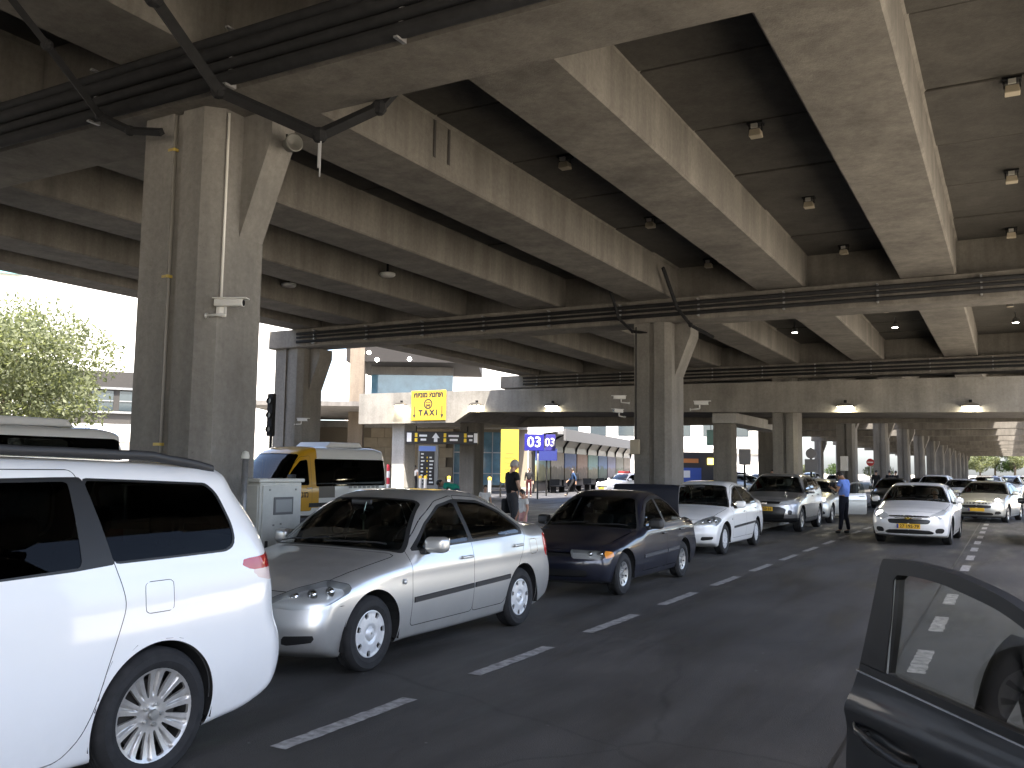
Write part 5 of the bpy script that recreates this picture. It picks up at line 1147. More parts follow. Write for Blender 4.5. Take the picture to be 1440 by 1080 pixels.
# crowd barrier posts, red and white
b0 = None
for k, (px, d) in enumerate(((541, 50), (549, 50), (556, 50.3))):
    p = cam_pt((px-720)/1254.7*d, d)
    if b0 is None:
        b0 = tag(empty('warning_post', tuple(p)), 'red and white striped post, left one of the three behind the taxi van', 'post', 'striped posts behind the taxi van')
        for j in range(5): MB().lathe([(.09, .36*j), (.09, .36*j+.36)], n=12).obj('band', mat('post_red', (.5, .03, .05), .5) if j % 2 == 0 else mat('post_white', (.75, .75, .75), .5), b0, True)
    else: c = copy_tree(b0); c.location = p; c['label'] = 'red and white striped post, %s of the three behind the taxi van' % ('', 'middle', 'right')[k]
# luggage barrier beside the parked row
t = tag(empty('concrete_barrier', (-11.9, 40.5, 0)), 'pale concrete barrier block between the columns', 'barrier'); MB().prism([(-.3, 0), (.3, 0), (.22, .3), (.13, .9), (-.13, .9), (-.22, .3)], -1.3, 1.3, 'y').obj('block', CONC_P, t); t.rotation_euler.z = R_(80)
# pole signs seen from behind
SGN = mat('sign_back', (.14, .14, .15), .5, .3)
t = tag(empty('square_sign', tuple(cam_pt((1048-720)/1254.7*42, 42)), rot), 'grey back of a square sign on a dark pole', 'sign'); MB().tube((0, 0, 0), (0, 0, 2.7), .05, 10).obj('pole', BLK, t); MB().rbox((-.28, -.06, 2.0), (.28, -.02, 2.75), .02, 1).obj('sign_board', SGN, t)
t = tag(empty('double_sign', tuple(cam_pt((1141-720)/1254.7*44, 44)), R_(20)), 'grey backs of a round and a square sign on one pole', 'sign'); MB().tube((0, 0, 0), (0, 0, 2.9), .05, 10).obj('pole', BLK, t); MB().rbox((-.30, -.07, 1.72), (.30, -.02, 2.34), .02, 1).obj('sign_board', SGN, t); MB().lathe([(.001, -.07), (.25, -.07), (.25, -.03), (.001, -.03)], (0, 0, 2.62), 'y', 28).obj('round_board', SGN, t)
t = tag(empty('no_entry_sign', (-6.55, 51.6, 2.28), 0), 'small red no entry sign on a thin pole before the receding columns', 'sign'); MB().tube((0, .03, -2.28), (0, .03, .2), .03, 8).obj('pole', GALV, t); MB().lathe([(.001, -.03), (.20, -.03), (.20, .0), (.001, .0)], axis='y', n=28).obj('disc', mat('sign_red', (.45, .03, .03), .4), t); MB().box((-.14, -.036, -.033), (.14, -.031, .033)).obj('bar', MATS['print_white'], t)
t = tag(empty('notice_plate', (-8.0, 36.9+15.43*0+1, 2.6)), 'white notice plate on a column above the policeman', 'sign'); t.location = (-7.8, 51.75, 2.2); MB().rbox((-.30, -.1, -.4), (.1, -.06, .4), .02, 1).obj('plate', mat('plate_white', (.75, .74, .7), .6), t)
t = tag(empty('hanging_sign', tuple(cam_pt((1001-720)/1254.7*46, 46)+Vector((0, 0, 3.45))), rot), 'teal hanging sign by the bridge column', 'sign'); MB().rbox((-.22, -.05, -.45), (.22, .05, .35), .03, 1).obj('sign_board', mat('sign_teal', (.12, .28, .28), .4), t); MB().tube((0, 0, .3), (0, 0, 1.), .02, 6).obj('hanger', BLK, t)
t = tag(empty('ticket_kiosk', tuple(cam_pt((985-720)/1254.7*64, 64)), rot), 'dark ticket kiosk with blue front and orange strip beyond the middle column', 'kiosk')
MB().box((-2.2, 0, 0), (1.4, 2, 3.0)).obj('kiosk_wall', mat('kiosk_dark', (.03, .03, .04), .5), t); MB().box((-2., -.05, .9), (.1, -.002, 1.9)).obj('counter_front', mat('kiosk_blue', (.04, .09, .38), .5), t); MB().box((-2.0, -.05, 2.25), (-.1, -.002, 2.55)).obj('sign_strip', mat('kiosk_orange', (.55, .2, .06), .5), t); MB().box((.55, -.08, 2.15), (1.0, -.003, 2.6)).obj('light_box', mat('kiosk_yellow', (.9, .7, .1), .5, emit=(1, .75, .12), estr=1.2), t); MB().box((-1.2, -.06, 1.2), (-.7, -.051, 1.7)).box((-1.9, -.06, 1.3), (-1.5, -.051, 1.75)).obj('notice', MATS['print_white'], t)
# ------------------------------------------------------------------ buildings and planting beyond
bd = tag(empty('white_building', (-62, 34, 0), R_(52)), 'bright white building behind the tree with dark balcony and glass top', 'building')
MB().box((-30, 0, 0), (24, 14, 15)).obj('wall', WHT, bd)
MB().box((4.5, -.08, 4.4), (12, .5, 8.2)).obj('balcony_shade', mat('painted_recess_shade', (.016, .014, .012), .7), bd); MB().box((4.5, -.3, 5.2), (12, -.1, 5.35)).box((4.5, -.3, 6.9), (12, -.12, 7.05)).obj('railing', GALV, bd)  # dark block on the wall; the balcony's shade is put into its colour
for k in range(4): f = MB().box((4.9+k*1.8, -.14, 5.4), (6.3+k*1.8, -.09, 6.8)).obj('window', DGL, bd); MB().box((4.9+k*1.8, -.2, 6.05), (6.3+k*1.8, -.145, 6.12)).obj('window_frame', GALV, f)
MB().box((4.2, -.9, 3.2), (12.6, -.02, 4.4)).obj('balcony', WHT, bd)
MB().box((14.2, -.06, 11.4), (14.7, -.01, 13.4)).obj('window', DGL, bd)
for k in range(9): MB().box((-11.+k*1.65, -.5, 14.6), (-9.45+k*1.65, -.2, 20.5)).obj('glass_panel', mat('teal_glass', (.16, .34, .34), .08, spec=.7), bd)
MB().box((-11, -.2, 15.0), (4, 10, 20.6)).obj('glazed_storey', WHT, bd)
bd = tag(empty('pale_hall', (-46, 128, 0), R_(18)), 'pale hall far behind the poster shelter and columns', 'building'); MB().box((-30, 0, 0), (18, 16, 15)).obj('wall', WHT, bd); MB().box((-30, -.5, 4.2), (18, -.02, 5.)).obj('canopy', CONC_P, bd)
for k in range(10): MB().box((-27+k*4.2, -.08, 6.8), (-24.6+k*4.2, -.01, 9.6)).obj('window', DGL, bd)
bd = tag(empty('white_wing', (-52, 72, 0), R_(40)), 'white facade seen through the gap beside the sunlit bridge column', 'building'); MB().box((-6, 0, 0), (16, 10, 16)).obj('wall', WHT, bd)
# trees with leaf-sized faces
def leafmat(name, c):
    m = mat(name, c, .6, var=.5, vscale=1.6, spec=.3); N = m.node_tree; b = N.nodes['Principled BSDF']; t_ = N.nodes.new('ShaderNodeBsdfTranslucent'); t_.inputs[0].default_value = lin(c[0]*1.5, c[1]*1.5, c[2]*.9)
    a_ = N.nodes.new('ShaderNodeMixShader'); a_.inputs[0].default_value = .45; N.links.new(b.outputs[0], a_.inputs[1]); N.links.new(t_.outputs[0], a_.inputs[2]); N.links.new(a_.outputs[0], [n for n in N.nodes if n.type == 'OUTPUT_MATERIAL'][0].inputs[0]); return m
LEAF = leafmat('leaf_green', (.135, .15, .085)); LEAF2 = leafmat('leaf_dark', (.05, .08, .024)); BARK = mat('bark', (.10, .075, .05), .9, var=.3, vscale=8)
def foliage(n, centers, leaf, rng):
    """leaf quads spread through clump volumes"""
    C = np.array([c[:3] for c in centers]); Rr = np.array([c[3] for c in centers]); w = Rr**2.2; w /= w.sum()
    idx = rng.choice(len(C), n, p=w); d = rng.normal(size=(n, 3)); d /= np.linalg.norm(d, axis=1)[:, None]
    r = Rr[idx]*(.45+.6*rng.random(n)**.6); P = C[idx]+d*r[:, None]*np.array([1, 1, .8])
    a = rng.normal(size=(n, 3)); a /= np.linalg.norm(a, axis=1)[:, None]; b = np.cross(a, rng.normal(size=(n, 3))); b /= np.linalg.norm(b, axis=1)[:, None]
    s = leaf*(.6+.8*rng.random(n))[:, None]
    V = np.empty((n, 4, 3)); V[:, 0] = P-a*s; V[:, 1] = P+b*s*.45; V[:, 2] = P+a*s; V[:, 3] = P-b*s*.45
    return V.reshape(-1, 3), np.arange(4*n).reshape(-1, 4)
def tree(name, loc, h, rad, n, leaf, lab, group=None, m=None, seed=1, cat='tree', ncl=26):
    rng = np.random.default_rng(seed); t = tag(empty(name, loc), lab, cat, group)
    m_ = MB(); top = h*.45; m_.tube((0, 0, 0), (.1, .05, top), .20*h/7, 10, .13*h/7); cl = []
    for k in range(ncl):
        an = rng.random()*6.28; rr = rad*math.sqrt(rng.random())*.85; zz = h*(.36+.58*rng.random()*(1-.45*(rr/rad)**2)); c = (rr*math.cos(an), rr*math.sin(an), zz); cl.append((*c, rad*(.20+.20*rng.random())))
        if k < 12: m_.tube((.08, .04, top*(.6+.4*rng.random())), (c[0]*.9, c[1]*.9, c[2]*.97), .06*h/7, 6, .015)
    m_.obj('trunk', BARK, t, True); V, F = foliage(n, cl, leaf, rng); mesh_obj('crown', V, F, m or LEAF, t); return t
tree('leafy_tree', (-30.8, 18.6, 0), 8.2, 3.9, 26000, .085, 'broad bright green tree behind the white minibus', seed=3, ncl=46)
for k, (x, y_, h, r_) in enumerate(((-40, 36, 2.0, 1.1), (-39, 39, 1.9, 1.0), (-37.5, 30, 1.8, 1.1))): tree('shrub', (x, y_, 0), h, r_, 2500, .07, ('low green shrub by the kerb behind the taxi van', 'low green shrub behind the outer column', 'low green shrub left of the taxi van')[k], 'shrubs behind the taxi van', LEAF2, seed=20+k, cat='shrub', ncl=10)
for k in range(9):
    x = (-6, -3, 1, 5, -11, 9, -30, -24, -18)[k]; yv = (232, 236, 231, 235, 240, 233, 150, 152, 149)[k]
    tree('distant_tree', (x, yv, 0), (8+(k*37 % 5)*.7) if k < 6 else 3.4, 4.2 if k < 6 else 2.4, 5000 if k < 6 else 2500, .22 if k < 6 else .12, ('green tree beyond the viaduct end, %s from the left' % ORD[(1, 2, 3, 4, 0, 5)[k]] if k < 6 else 'low green tree beyond the car park, %s from the left' % ORD[(0, 1, 2)[k-6]]), ('trees beyond the viaduct' if k < 6 else 'trees beyond the car park'), LEAF2 if k % 2 else LEAF, seed=40+k, ncl=16)
# ------------------------------------------------------------------ the vehicles in the photograph
def open_panel(root, obj_, hinge, ang, axis='z', extra=()):
    M = Matrix.Translation(hinge) @ Matrix.Rotation(ang, 4, axis.upper()) @ Matrix.Translation(-Vector(hinge))
    obj_.matrix_local = M
    for e in extra: e.parent = obj_
mv, H_ = build_car('white_minivan', minivan(WHITE), (-5.025, -.61+5.2/2, 0))
tag(mv, 'white minivan with dark tinted windows and roof rails nearest the viewer', 'minivan')
rl = MB()
for sx in (1, -1):
    pts = []
    for k in range(25):
        s_ = 1.9+2.70*k/24; z = 1.705+.03*math.sin(math.pi*min(1, max(0, (k)/24)))
        lift = .055*min(1, k/3, (24-k)/4)
        # on the roof edge: find the skin height at this offset
        xx = .66; zs = np.linspace(1.2, 2.0, 200); P = np.stack([np.full(200, xx), np.full(200, s_), zs], 1); zz = zs[np.argmax(H_.f(P) > 0)]
        pts.append((sx*xx, s_-2.6, zz+lift-.0))
    V = []; F = []
    for p in pts:
        for dx, dz in ((-.022, -.026), (.022, -.026), (.022, .016), (.012, .026), (-.012, .026), (-.022, .016)): V.append((p[0]+dx, p[1], p[2]+dz))
    for k in range(24):
        for j in range(6): F.append((6*k+j, 6*k+(j+1) % 6, 6*k+6+(j+1) % 6, 6*k+6+j))
    mesh_obj('roof_rail', V, F, DARK(), mv, True)
# sliding-door track groove, spoiler lip and rear wiper
sc_ = MB()
for (s_, z, l, a_) in ((3.69, .66, .07, 1.1), (3.665, .60, .05, 1.2), (3.63, .48, .06, 1.4), (3.84, .735, .04, .6), (4.06, .752, .05, -.1), (4.14, .74, .03, -.3), (3.645, .53, .05, 1.3)):
    xw = float(H_.wid(np.array([s_]), np.array([z]))[0])-.004
    d_ = np.array([0, math.cos(a_)*l/2, math.sin(a_)*l/2]); c_0 = np.array([xw, s_-2.6, z]); sc_.tube(c_0-d_, c_0+d_, .0045, 5)
sc_.obj('paint_scuff', mat('scuff_dark', (.06, .055, .05), .8), mv)
co, _ = build_car('silver_sedan', corolla(SILVER, wsglass=GLASS_W, glass=glass('car_glass', (.42, .46, .45))), (-5.50, 5.20+4.41/2, 0))
tag(co, 'silver four door sedan parked nose to the white minivan', 'car')
plate(co, -2.215, .46, -1, '27·184·60', .5, .11); plate(co, 4.41/2+.012-.02, .80, 1, '27·184·60', .5, .11)
MB().lathe([(.001, -.006), (.032, -.006), (.034, .0)], (.10, 1.62-2.2, 1.22), 'y', 18).tube((.10, 1.62-2.2, 1.25), (.10, 1.66-2.2, 1.36), .003, 5).tube((.10, 1.62-2.2, 1.19), (.10, 1.62-2.2, 1.10), .008, 6).obj('hanging_charm', mat('charm_mint', (.45, .62, .55), .5), co)
MB().rbox((-.12, 1.70-2.2, 1.33), (.12, 1.73-2.2, 1.385), .015, 1).obj('rear_view_mirror', DARK(), co, True)
MB().lathe([(.02, .0), (.024, .006), (.001, .012)], (.853, 1.28-2.205, .70), 'x', 12).obj('side_repeater', HEADL, co, True)
su, _ = build_car('navy_sedan', sedan90(NAVY, wsglass=GLASS_W), (-5.43, 10.72+2.1, 0))
tag(su, 'dark blue old sedan with its boot lid raised', 'car')
# raised lid: curved panel hinged at the base of the rear window
V = []; F = []; nx = 14
prof_ = [(0, 0), (.12, .035), (.24, .04), (.36, .03), (.44, .0), (.47, -.06), (.485, -.18), (.50, -.30)]
for s_ in (1, 0):
    for i in range(nx+1):
        x = -.60+1.2*i/nx; cr = -.05*(x/.6)**2
        for (u, v) in prof_: V.append((x*(1-.06*u), u*1.1+(.03 if False else 0)-.02*(1-s_), v+cr-.03*(1-s_)))
m_ = len(prof_); off = (nx+1)*m_
for i in range(nx):
    for j in range(m_-1):
        q = (i*m_+j, (i+1)*m_+j, (i+1)*m_+j+1, i*m_+j+1); F.append(q); F.append(tuple(off+t for t in reversed(q)))
for i in range(nx): F += [(i*m_, off+i*m_, off+(i+1)*m_, (i+1)*m_), (i*m_+m_-1, (i+1)*m_+m_-1, off+(i+1)*m_+m_-1, off+i*m_+m_-1)]
for j in range(m_-1): F += [(j, j+1, off+j+1, off+j), (nx*m_+j, off+nx*m_+j, off+nx*m_+j+1, nx*m_+j+1)]
lid = mesh_obj('trunk_lid', V, F, mat('lid_dark', (.012, .014, .022), .5), su, True); shade_angle(lid.data, 50); lid.location = (0, 3.66-2.1, .965); lid.rotation_euler = (R_(80), 0, 0)
wc = copy_tree(co); wc.name = 'white_sedan'; wc.location = (-5.98, 17.55+2.2, 0); tag(wc, 'white sedan parked behind the dark blue car', 'car')
def repaint(root, m, names=('body', 'hood', 'door', 'trunk_lid', 'mirror', 'fuel_flap', 'handle', 'roof_spoiler')):
    def rec(o):
        for c in o.children:
            if c.type == 'MESH' and c.name.split('.')[0] in names and c.material_slots:
                c.material_slots[0].link = 'OBJECT'; c.material_slots[0].material = m
            rec(c)
    rec(root)
repaint(wc, WHITE)
for c in list(wc.children):
    if c.name.startswith('hanging_charm'): bpy.data.objects.remove(c)
rv, _ = build_car('grey_suv', suv(paint('silver_grey_paint', (.40, .40, .395), .75, .34, .1), wsglass=GLASS_W, res=.6), (-6.12, 25.7+2.28, 0))
rv.name = 'sport_utility_car'; tag(rv, 'silver grey sport utility car parked behind the white sedan', 'car')
plate(rv, -2.30, .66, -1, '49·350·31')
MB().rbox((-.10, -2.33, .78), (.10, -2.29, .84), .01, 1).obj('badge', mat('badge_chrome', (.7, .7, .7), .15, 1.), rv)
cz, _ = build_car('white_hatchback', compact_modern(WHITE, wsglass=GLASS_W), (-2.09, 23.35+2.3, 0), R_(-1.5)); cz.name = 'white_sedan'
tag(cz, 'white sedan driving towards the viewer with one headlamp lit', 'car'); plate(cz, -2.315, .455, -1, '27·195·79')
MB().rbox((-.30, -2.318, .636), (.30, -2.29, .656), .006, 1).obj('chrome_bar', mat('badge_chrome', (.7, .7, .7), .15, 1.), cz)
MB().prism([(-.075, -.015), (-.075, .015), (-.025, .015), (-.025, .03), (.025, .03), (.025, .015), (.075, .015), (.075, -.015), (.025, -.015), (.025, -.03), (-.025, -.03), (-.025, -.015)], -2.335, -2.31, 'y').obj('badge', mat('badge_gold', (.6, .45, .12), .25, .9), cz).location = (0, 0, .645)
MB().lathe([(.001, -.03), (.085, -.02), (.10, .02)], (-.66, -2.0, .70), 'y', 18).obj('lit_lamp', LIT, cz, True)
# far traffic, built once at lower resolution and repainted
proto = {}
def traffic(kind, paint_, x, yf, rz, nm, lab, group='far cars queuing in the lanes', lit=False, **kw):
    f, L = {'sedan': (compact_modern, 4.6), 'suv': (suv, 4.57), 'old': (corolla, 4.41)}[kind]
    if kind not in proto:
        sp = f(paint_, res=.42, **kw); o, _ = build_car(nm, sp, (x, yf+L/2, 0), rz); proto[kind] = o
        plate(o, -L/2-.012, .46 if kind != 'suv' else .6, -1)
    else:
        o = copy_tree(proto[kind]); o.name = nm; o.location = (x, yf+L/2, 0); o.rotation_euler.z = rz
    repaint(o, paint_); tag(o, lab, 'car', group)
    if lit:
        for sx in (-1, 1): MB().lathe([(.001, -.03), (.085, -.02), (.10, .02)], (sx*.62, -L/2+.36, .76), 'y', 14).obj('lit_lamp', LIT, o, True)
    return o
PSIL = paint('pale_silver_paint', (.48, .49, .46), .6, .34, .1)
lx = traffic('sedan', PSIL, -.72, 36.0, R_(-9), 'silver_hatchback', 'pale silver car with lit lamps behind the white sedan', lit=True)
od = traffic('sedan', PSIL, -6.15, 31.0, 0, 'silver_sedan', 'silver car with its driver door open beside the policeman')
ds = sorted([c for c in od.children if c.name.startswith('door') and c.data.vertices[0].co.x > 0], key=lambda c: np.mean([v.co.y for v in c.data.vertices]))
ws_ = sorted([c for c in od.children if c.name.startswith('side_window') and c.data.vertices[0].co.x > 0], key=lambda c: np.mean([v.co.y for v in c.data.vertices]))
mi = [c for c in od.children if c.name.startswith('mirror') and c.type == 'MESH' and c.data.vertices[0].co.x > 0]
open_panel(od, ds[0], (.86, 1.5-2.3, 0), R_(-62), 'z', ws_[:1]+mi[:1])
dk = traffic('sedan', BLACKP, 1.22, 24.9, R_(0), 'black_sedan', 'black car at the edge of the view in the next lane')
traffic('old', OLIVE, -5.15, 46.2, 0, 'dark_green_sedan', 'dark green car with pale plate left of the white sedan')
traffic('old', BLACKP, -4.75, 58, 0, 'black_sedan', 'black low car seen over the bonnet line behind the white sedan')
traffic('suv', WHITE, -3.55, 52, R_(-4), 'white_suv', 'white tall car with dark windscreen behind the white sedan').name = 'white_tall_car'
traffic('sedan', WHITE, -2.2, 50, R_(-6), 'white_sedan', 'white car half hidden between the tall car and the silver one')
traffic('suv', GREYP, -1.1, 56, R_(-3), 'grey_tall_car', 'dark roofed car directly behind the pale silver one')
traffic('suv', PSIL, -.1, 66, R_(-3), 'silver_tall_car', 'silver car far back in the right lane')
traffic('old', WHITE, -4.9, 78, 0, 'white_sedan', 'white car far back in the left lane')
traffic('sedan', WHITE, -2.4, 84, 0, 'white_sedan', 'white car far back in the middle lane')
traffic('suv', WHITE, .6, 92, 0, 'white_tall_car', 'white car far back near the bright exit')
traffic('sedan', GREYP, 2.2, 62, 0, 'grey_sedan', 'grey car at the right edge far back')
for k, (x, yv, pt, nm) in enumerate(((-16, 60, GREYP, 'grey'), (-18, 66, BLACKP, 'black'), (-15.5, 72, WHITE, 'white'), (-21, 78, WHITE, 'white'), (-18.5, 86, GREYP, 'grey'), (-23, 92, BLACKP, 'black'), (-16, 96, PSIL, 'silver'), (-20, 104, WHITE, 'white'), (-13.5, 88, BLACKP, 'black'), (-12.5, 104, WHITE, 'white'))):
    traffic(('sedan', 'suv', 'old')[k % 3], pt, x, yv, R_(75 if k < 4 else 0), nm+'_parked_car', ('grey parked car left of the square sign', 'black parked car under the square sign', 'white parked car under the round sign', 'white parked car farther behind the signs', 'grey car in the sunlit lot', 'black car deep in the sunlit lot', 'silver car in the sunlit lot', 'white car deep in the sunlit lot', 'black car in the lot nearer the columns', 'white car in the lot nearer the columns')[k], 'cars parked beyond the columns')
wt = traffic('sedan', WHITE, -22.8, 54.5, R_(-20), 'white_sedan', 'white car with red lamps on its roof left of the middle column', 'cars at the terminal kerb')
MB().rbox((-.5, -.1, 1.47), (.5, .1, 1.6), .03, 2).obj('roof_light_bar', mat('bar_red', (.35, .02, .02), .3), wt, True)
# vans
TAXI_Y = paint('taxi_yellow', (.55, .29, .012), 0, .35, .08)
tx, Hv = build_car('taxi_van', van(paint('van_white', (.66, .66, .65), 0, .35, .1), L=5.95), (-18.6, 20.6, 0)); tag(tx, 'white taxi van with yellow front and dark side glass', 'van')
for c in tx.children:
    b = c.name.split('.')[0]
    if b in ('door', 'hood'): c.data.materials[0] = TAXI_Y
# yellow front livery: faces of the body ahead of the slanting line
bd_ = [c for c in tx.children if c.name.startswith('body')][0]; bd_.data.materials.append(TAXI_Y); bd_.data.materials.append(mat('livery_grey', (.12, .11, .10), .4))
for p in bd_.data.polygons:
    c = p.center; s_ = c.y+2.975
    if s_ < 2.52+.0*c.z and c.z > .48 and s_ > .55: p.material_index = 1
    elif s_ < 3.25 and abs(c.x) > .8 and .75 < c.z < 1.2 and s_ > 2.4: p.material_index = 2
MB().box((.985, -.85+.0, .50), (.992, 2.7, .62)).obj('rub_strip', DARK(), tx)
text_obj('\u05de\u05d5\u05e0\u05d9\u05ea'[::-1], .24, INK, tx, 'lettering', (1.0, -1.15, .86), (R_(90), 0, R_(90)), .004)
for k in range(7): MB().box((1.0, .9+.22*k, 1.02), (1.003, 1.05+.22*k, 1.10)).obj('lettering', mat('print_grey', (.25, .25, .25), .6), tx)
def roof_unit(root, y0, y1, z):
    m = MB(); m.prism([(y0, 0), (y0+.25, .17), (y1-.15, .17), (y1, .02)], -.62, .62, 'x'); o = m.obj('roof_air_unit', mat('unit_white', (.6, .6, .6), .5), root, bevel=.04, seg=2); o.location.z = z
    MB().box((-.4, y1-.14, .04), (.4, y1-.005, .12)).obj('vent', DARK(), o)
roof_unit(tx, .2, 2.0, 2.245)
mb, _ = build_car('minibus', van(MATS['van_white'], zk=.97, dlo_top=2.17, res=.5), (-16.5, 9.15, 0)); roof_unit(mb, -.6, 1.9, 2.355); tag(mb, 'white minibus with dark windows behind the white minivan', 'van')
# ------------------------------------------------------------------ the dark car whose open door stands at the right
OWN = paint('charcoal_paint', (.030, .032, .037), .25, .5, .12, coat=.35)
oc, Ho = build_car('charcoal_sedan', compact_modern(OWN, res=.6), (1.19, 1.08+2.3, 0), R_(-3.5)); tag(oc, 'charcoal car with its door open at the right edge', 'car')
dl = sorted([c for c in oc.children if c.name.startswith('door') and c.data.vertices[0].co.x < 0], key=lambda c: np.mean([v.co.y for v in c.data.vertices]))
wl = sorted([c for c in oc.children if c.name.startswith('side_window') and c.data.vertices[0].co.x < 0], key=lambda c: np.mean([v.co.y for v in c.data.vertices]))
for o in [dl[0]]+list(dl[0].children)+wl[:1]: bpy.data.objects.remove(o)
A_ = Vector((-.496, 3.462, 0)); dd = Vector((.65, -.76, 0)); nn = Vector((-.76, -.65, 0))
dmat = Matrix(((dd.x, nn.x, 0, A_.x), (dd.y, nn.y, 0, A_.y), (0, 0, 1, 0), (0, 0, 0, 1)))   # door space: u along the door, v outwards, z up
door = empty('open_door', parent=oc); 
door.matrix_parent_inverse = Matrix.Identity(4)
oc_m = Matrix.Translation(oc.location) @ Matrix.Rotation(oc.rotation_euler.z, 4, 'Z'); door.matrix_local = oc_m.inverted() @ dmat
def vprof(z):   # how far the outer skin stands proud at height z (tumblehome above the belt, bulge below)
    return -.03*(max(0, z-1.0))+.02*math.exp(-((z-.86)/.05)**2)-.10*max(0, .62-z)
def skin(polyo, nm, m, off=0., sub=.025, thick=.045, holes=()):
    xs = np.arange(-.3, 1.35, sub); zs = np.arange(.2, 1.45, sub*.8); V = []; T = []
    for z in zs:
        for x in xs: V.append((x, 0, z))
    V = np.array(V); n = len(xs)
    for j in range(len(zs)-1):
        for i in range(n-1): a = j*n+i; T += [(a, a+1, a+n+1), (a, a+n+1, a+n)]
    T = np.array(T)
    V, T, _ = carve(V, T, sd_poly(V[:, [0, 2]], polyo))
    for h in holes: V, _, T = carve(V, T, sd_poly(V[:, [0, 2]], h))
    V, T, _ = compact(V, T)
    V[:, 1] = [vprof(z)+off for z in V[:, 2]]
    V, T = thicken(V, T[:, ::-1]*1, np.array([0, -thick, 0])); o = mesh_obj(nm, V, T[:, ::-1], m, door, True); shade_angle(o.data, 35); return o
rear = [(-.085, .30), (-.095, .646), (-.073, .853), (-.005, .995)]
rec = round_poly([(-.03, .812), (.10, .826), (.25, .812), (.345, .776), (.28, .745), (.10, .735), (0., .752)], .05)
skin(round_poly(rear+[(.0, 1.0), (1.10, .955), (1.14, .8), (1.12, .3)], [.02, .1, .1, .02, .01, .01, .05, .05]), 'door_skin', OWN, holes=[rec])
ringo = round_poly([(.003, 1.0), (.073, 1.203), (.139, 1.408), (.30, 1.412), (.45, 1.402), (.58, 1.383), (.70, 1.358), (.85, 1.305), (.98, 1.21), (1.11, .96)], [.005, .05, .02, .06, .06, .06, .06, .06, .06, .01])
ringi = round_poly([(.150, 1.012), (.19, 1.2), (.205, 1.358), (.30, 1.366), (.441, 1.360), (.576, 1.338), (.70, 1.314), (.83, 1.262), (.94, 1.18), (1.06, .985)], [.01, .05, .02, .06, .06, .06, .06, .06, .06, .01])
skin(ringo, 'window_frame', mat('frame_black', (.006, .006, .007), .55), .002, holes=[ringi])
skin(round_poly([(.13, .98), (.19, 1.2), (.19, 1.375), (.30, 1.38), (.45, 1.375), (.58, 1.353), (.71, 1.33), (.85, 1.275), (.96, 1.19), (1.07, .97)], .02), 'window_pane', glass('door_pane', (.90, .90, .85), .035), -.022, thick=.001)
# belt moulding, chrome line, glass channel
def strip(nm, m, z0, z1, u0, u1, v0, v1, sl=-.041):
    P = []; 
    for u in (u0, u1):
        for v, z in ((v0, z0), (v1, z0), (v1, z1), (v0, z1)): P.append((u, v+vprof(z+sl*u), z+sl*u))
    return mesh_obj(nm, P, [(0, 1, 2, 3), (7, 6, 5, 4), (0, 4, 5, 1), (1, 5, 6, 2), (2, 6, 7, 3), (3, 7, 4, 0)], m, door)
strip('belt_moulding', mat('frame_black', (.006, .006, .007), .55), 1.003, 1.03, .02, 1.08, -.01, .008)
strip('chrome_line', mat('chrome', (.62, .62, .62), .22, 1.), .996, 1.0025, -.004, 1.10, -.01, .007)
mesh_obj('glass_channel', [(.158, -.004, 1.012), (.168, -.004, 1.012), (.212, -.014, 1.352), (.203, -.014, 1.352)], [(0, 1, 2, 3)], mat('channel_pale', (.4, .42, .42), .4), door)
# pull handle in its scooped recess
pan = []; F = []; nr = len(rec); cx, cz_ = rec.mean(0)
for s_, v in ((1., 0), (.93, -.02), (.78, -.045), (.4, -.055)): pan += [(cx+(q[0]-cx)*s_, v+vprof(q[1])*.6-.002, cz_+(q[1]-cz_)*s_) for q in rec]
for k in range(3):
    for j in range(nr): F.append((k*nr+j, k*nr+(j+1) % nr, (k+1)*nr+(j+1) % nr, (k+1)*nr+j))
F.append(tuple(3*nr+j for j in range(nr)))
hr = mesh_obj('handle_recess', pan, F, OWN, door, True)
hp = [(-.015, .006, .808), (.03, .03, .800), (.12, .04, .789), (.21, .036, .772), (.29, .022, .758), (.335, .004, .77)]
m = MB(); V = []; F = []
for (u, v, z), w, th in zip(hp, (.010, .014, .017, .018, .016, .008), (.006, .009, .011, .011, .010, .006)):
    for j in range(10): an = j*2*math.pi/10; V.append((u, v+vprof(z)+th*math.cos(an), z+w*math.sin(an)))
for k in range(5):
    for j in range(10): F.append((k*10+j, k*10+(j+1) % 10, k*10+10+(j+1) % 10, k*10+10+j))
mesh_obj('pull_handle', V, F, OWN, door, True)
m = MB(); m.lathe([(.001, .012), (.012, .011), (.014, .0)], (.05, .0, .79), 'y', 12); m.obj('key_lock', mat('lock_dark', (.03, .03, .03), .4), door)
skin(round_poly([(-.05, .32), (-.06, .66), (-.04, .86), (.02, .985), (1.07, .945), (1.1, .8), (1.08, .32)], .05), 'door_lining', mat('lining_black', (.02, .02, .02), .8), -.06, thick=.05)
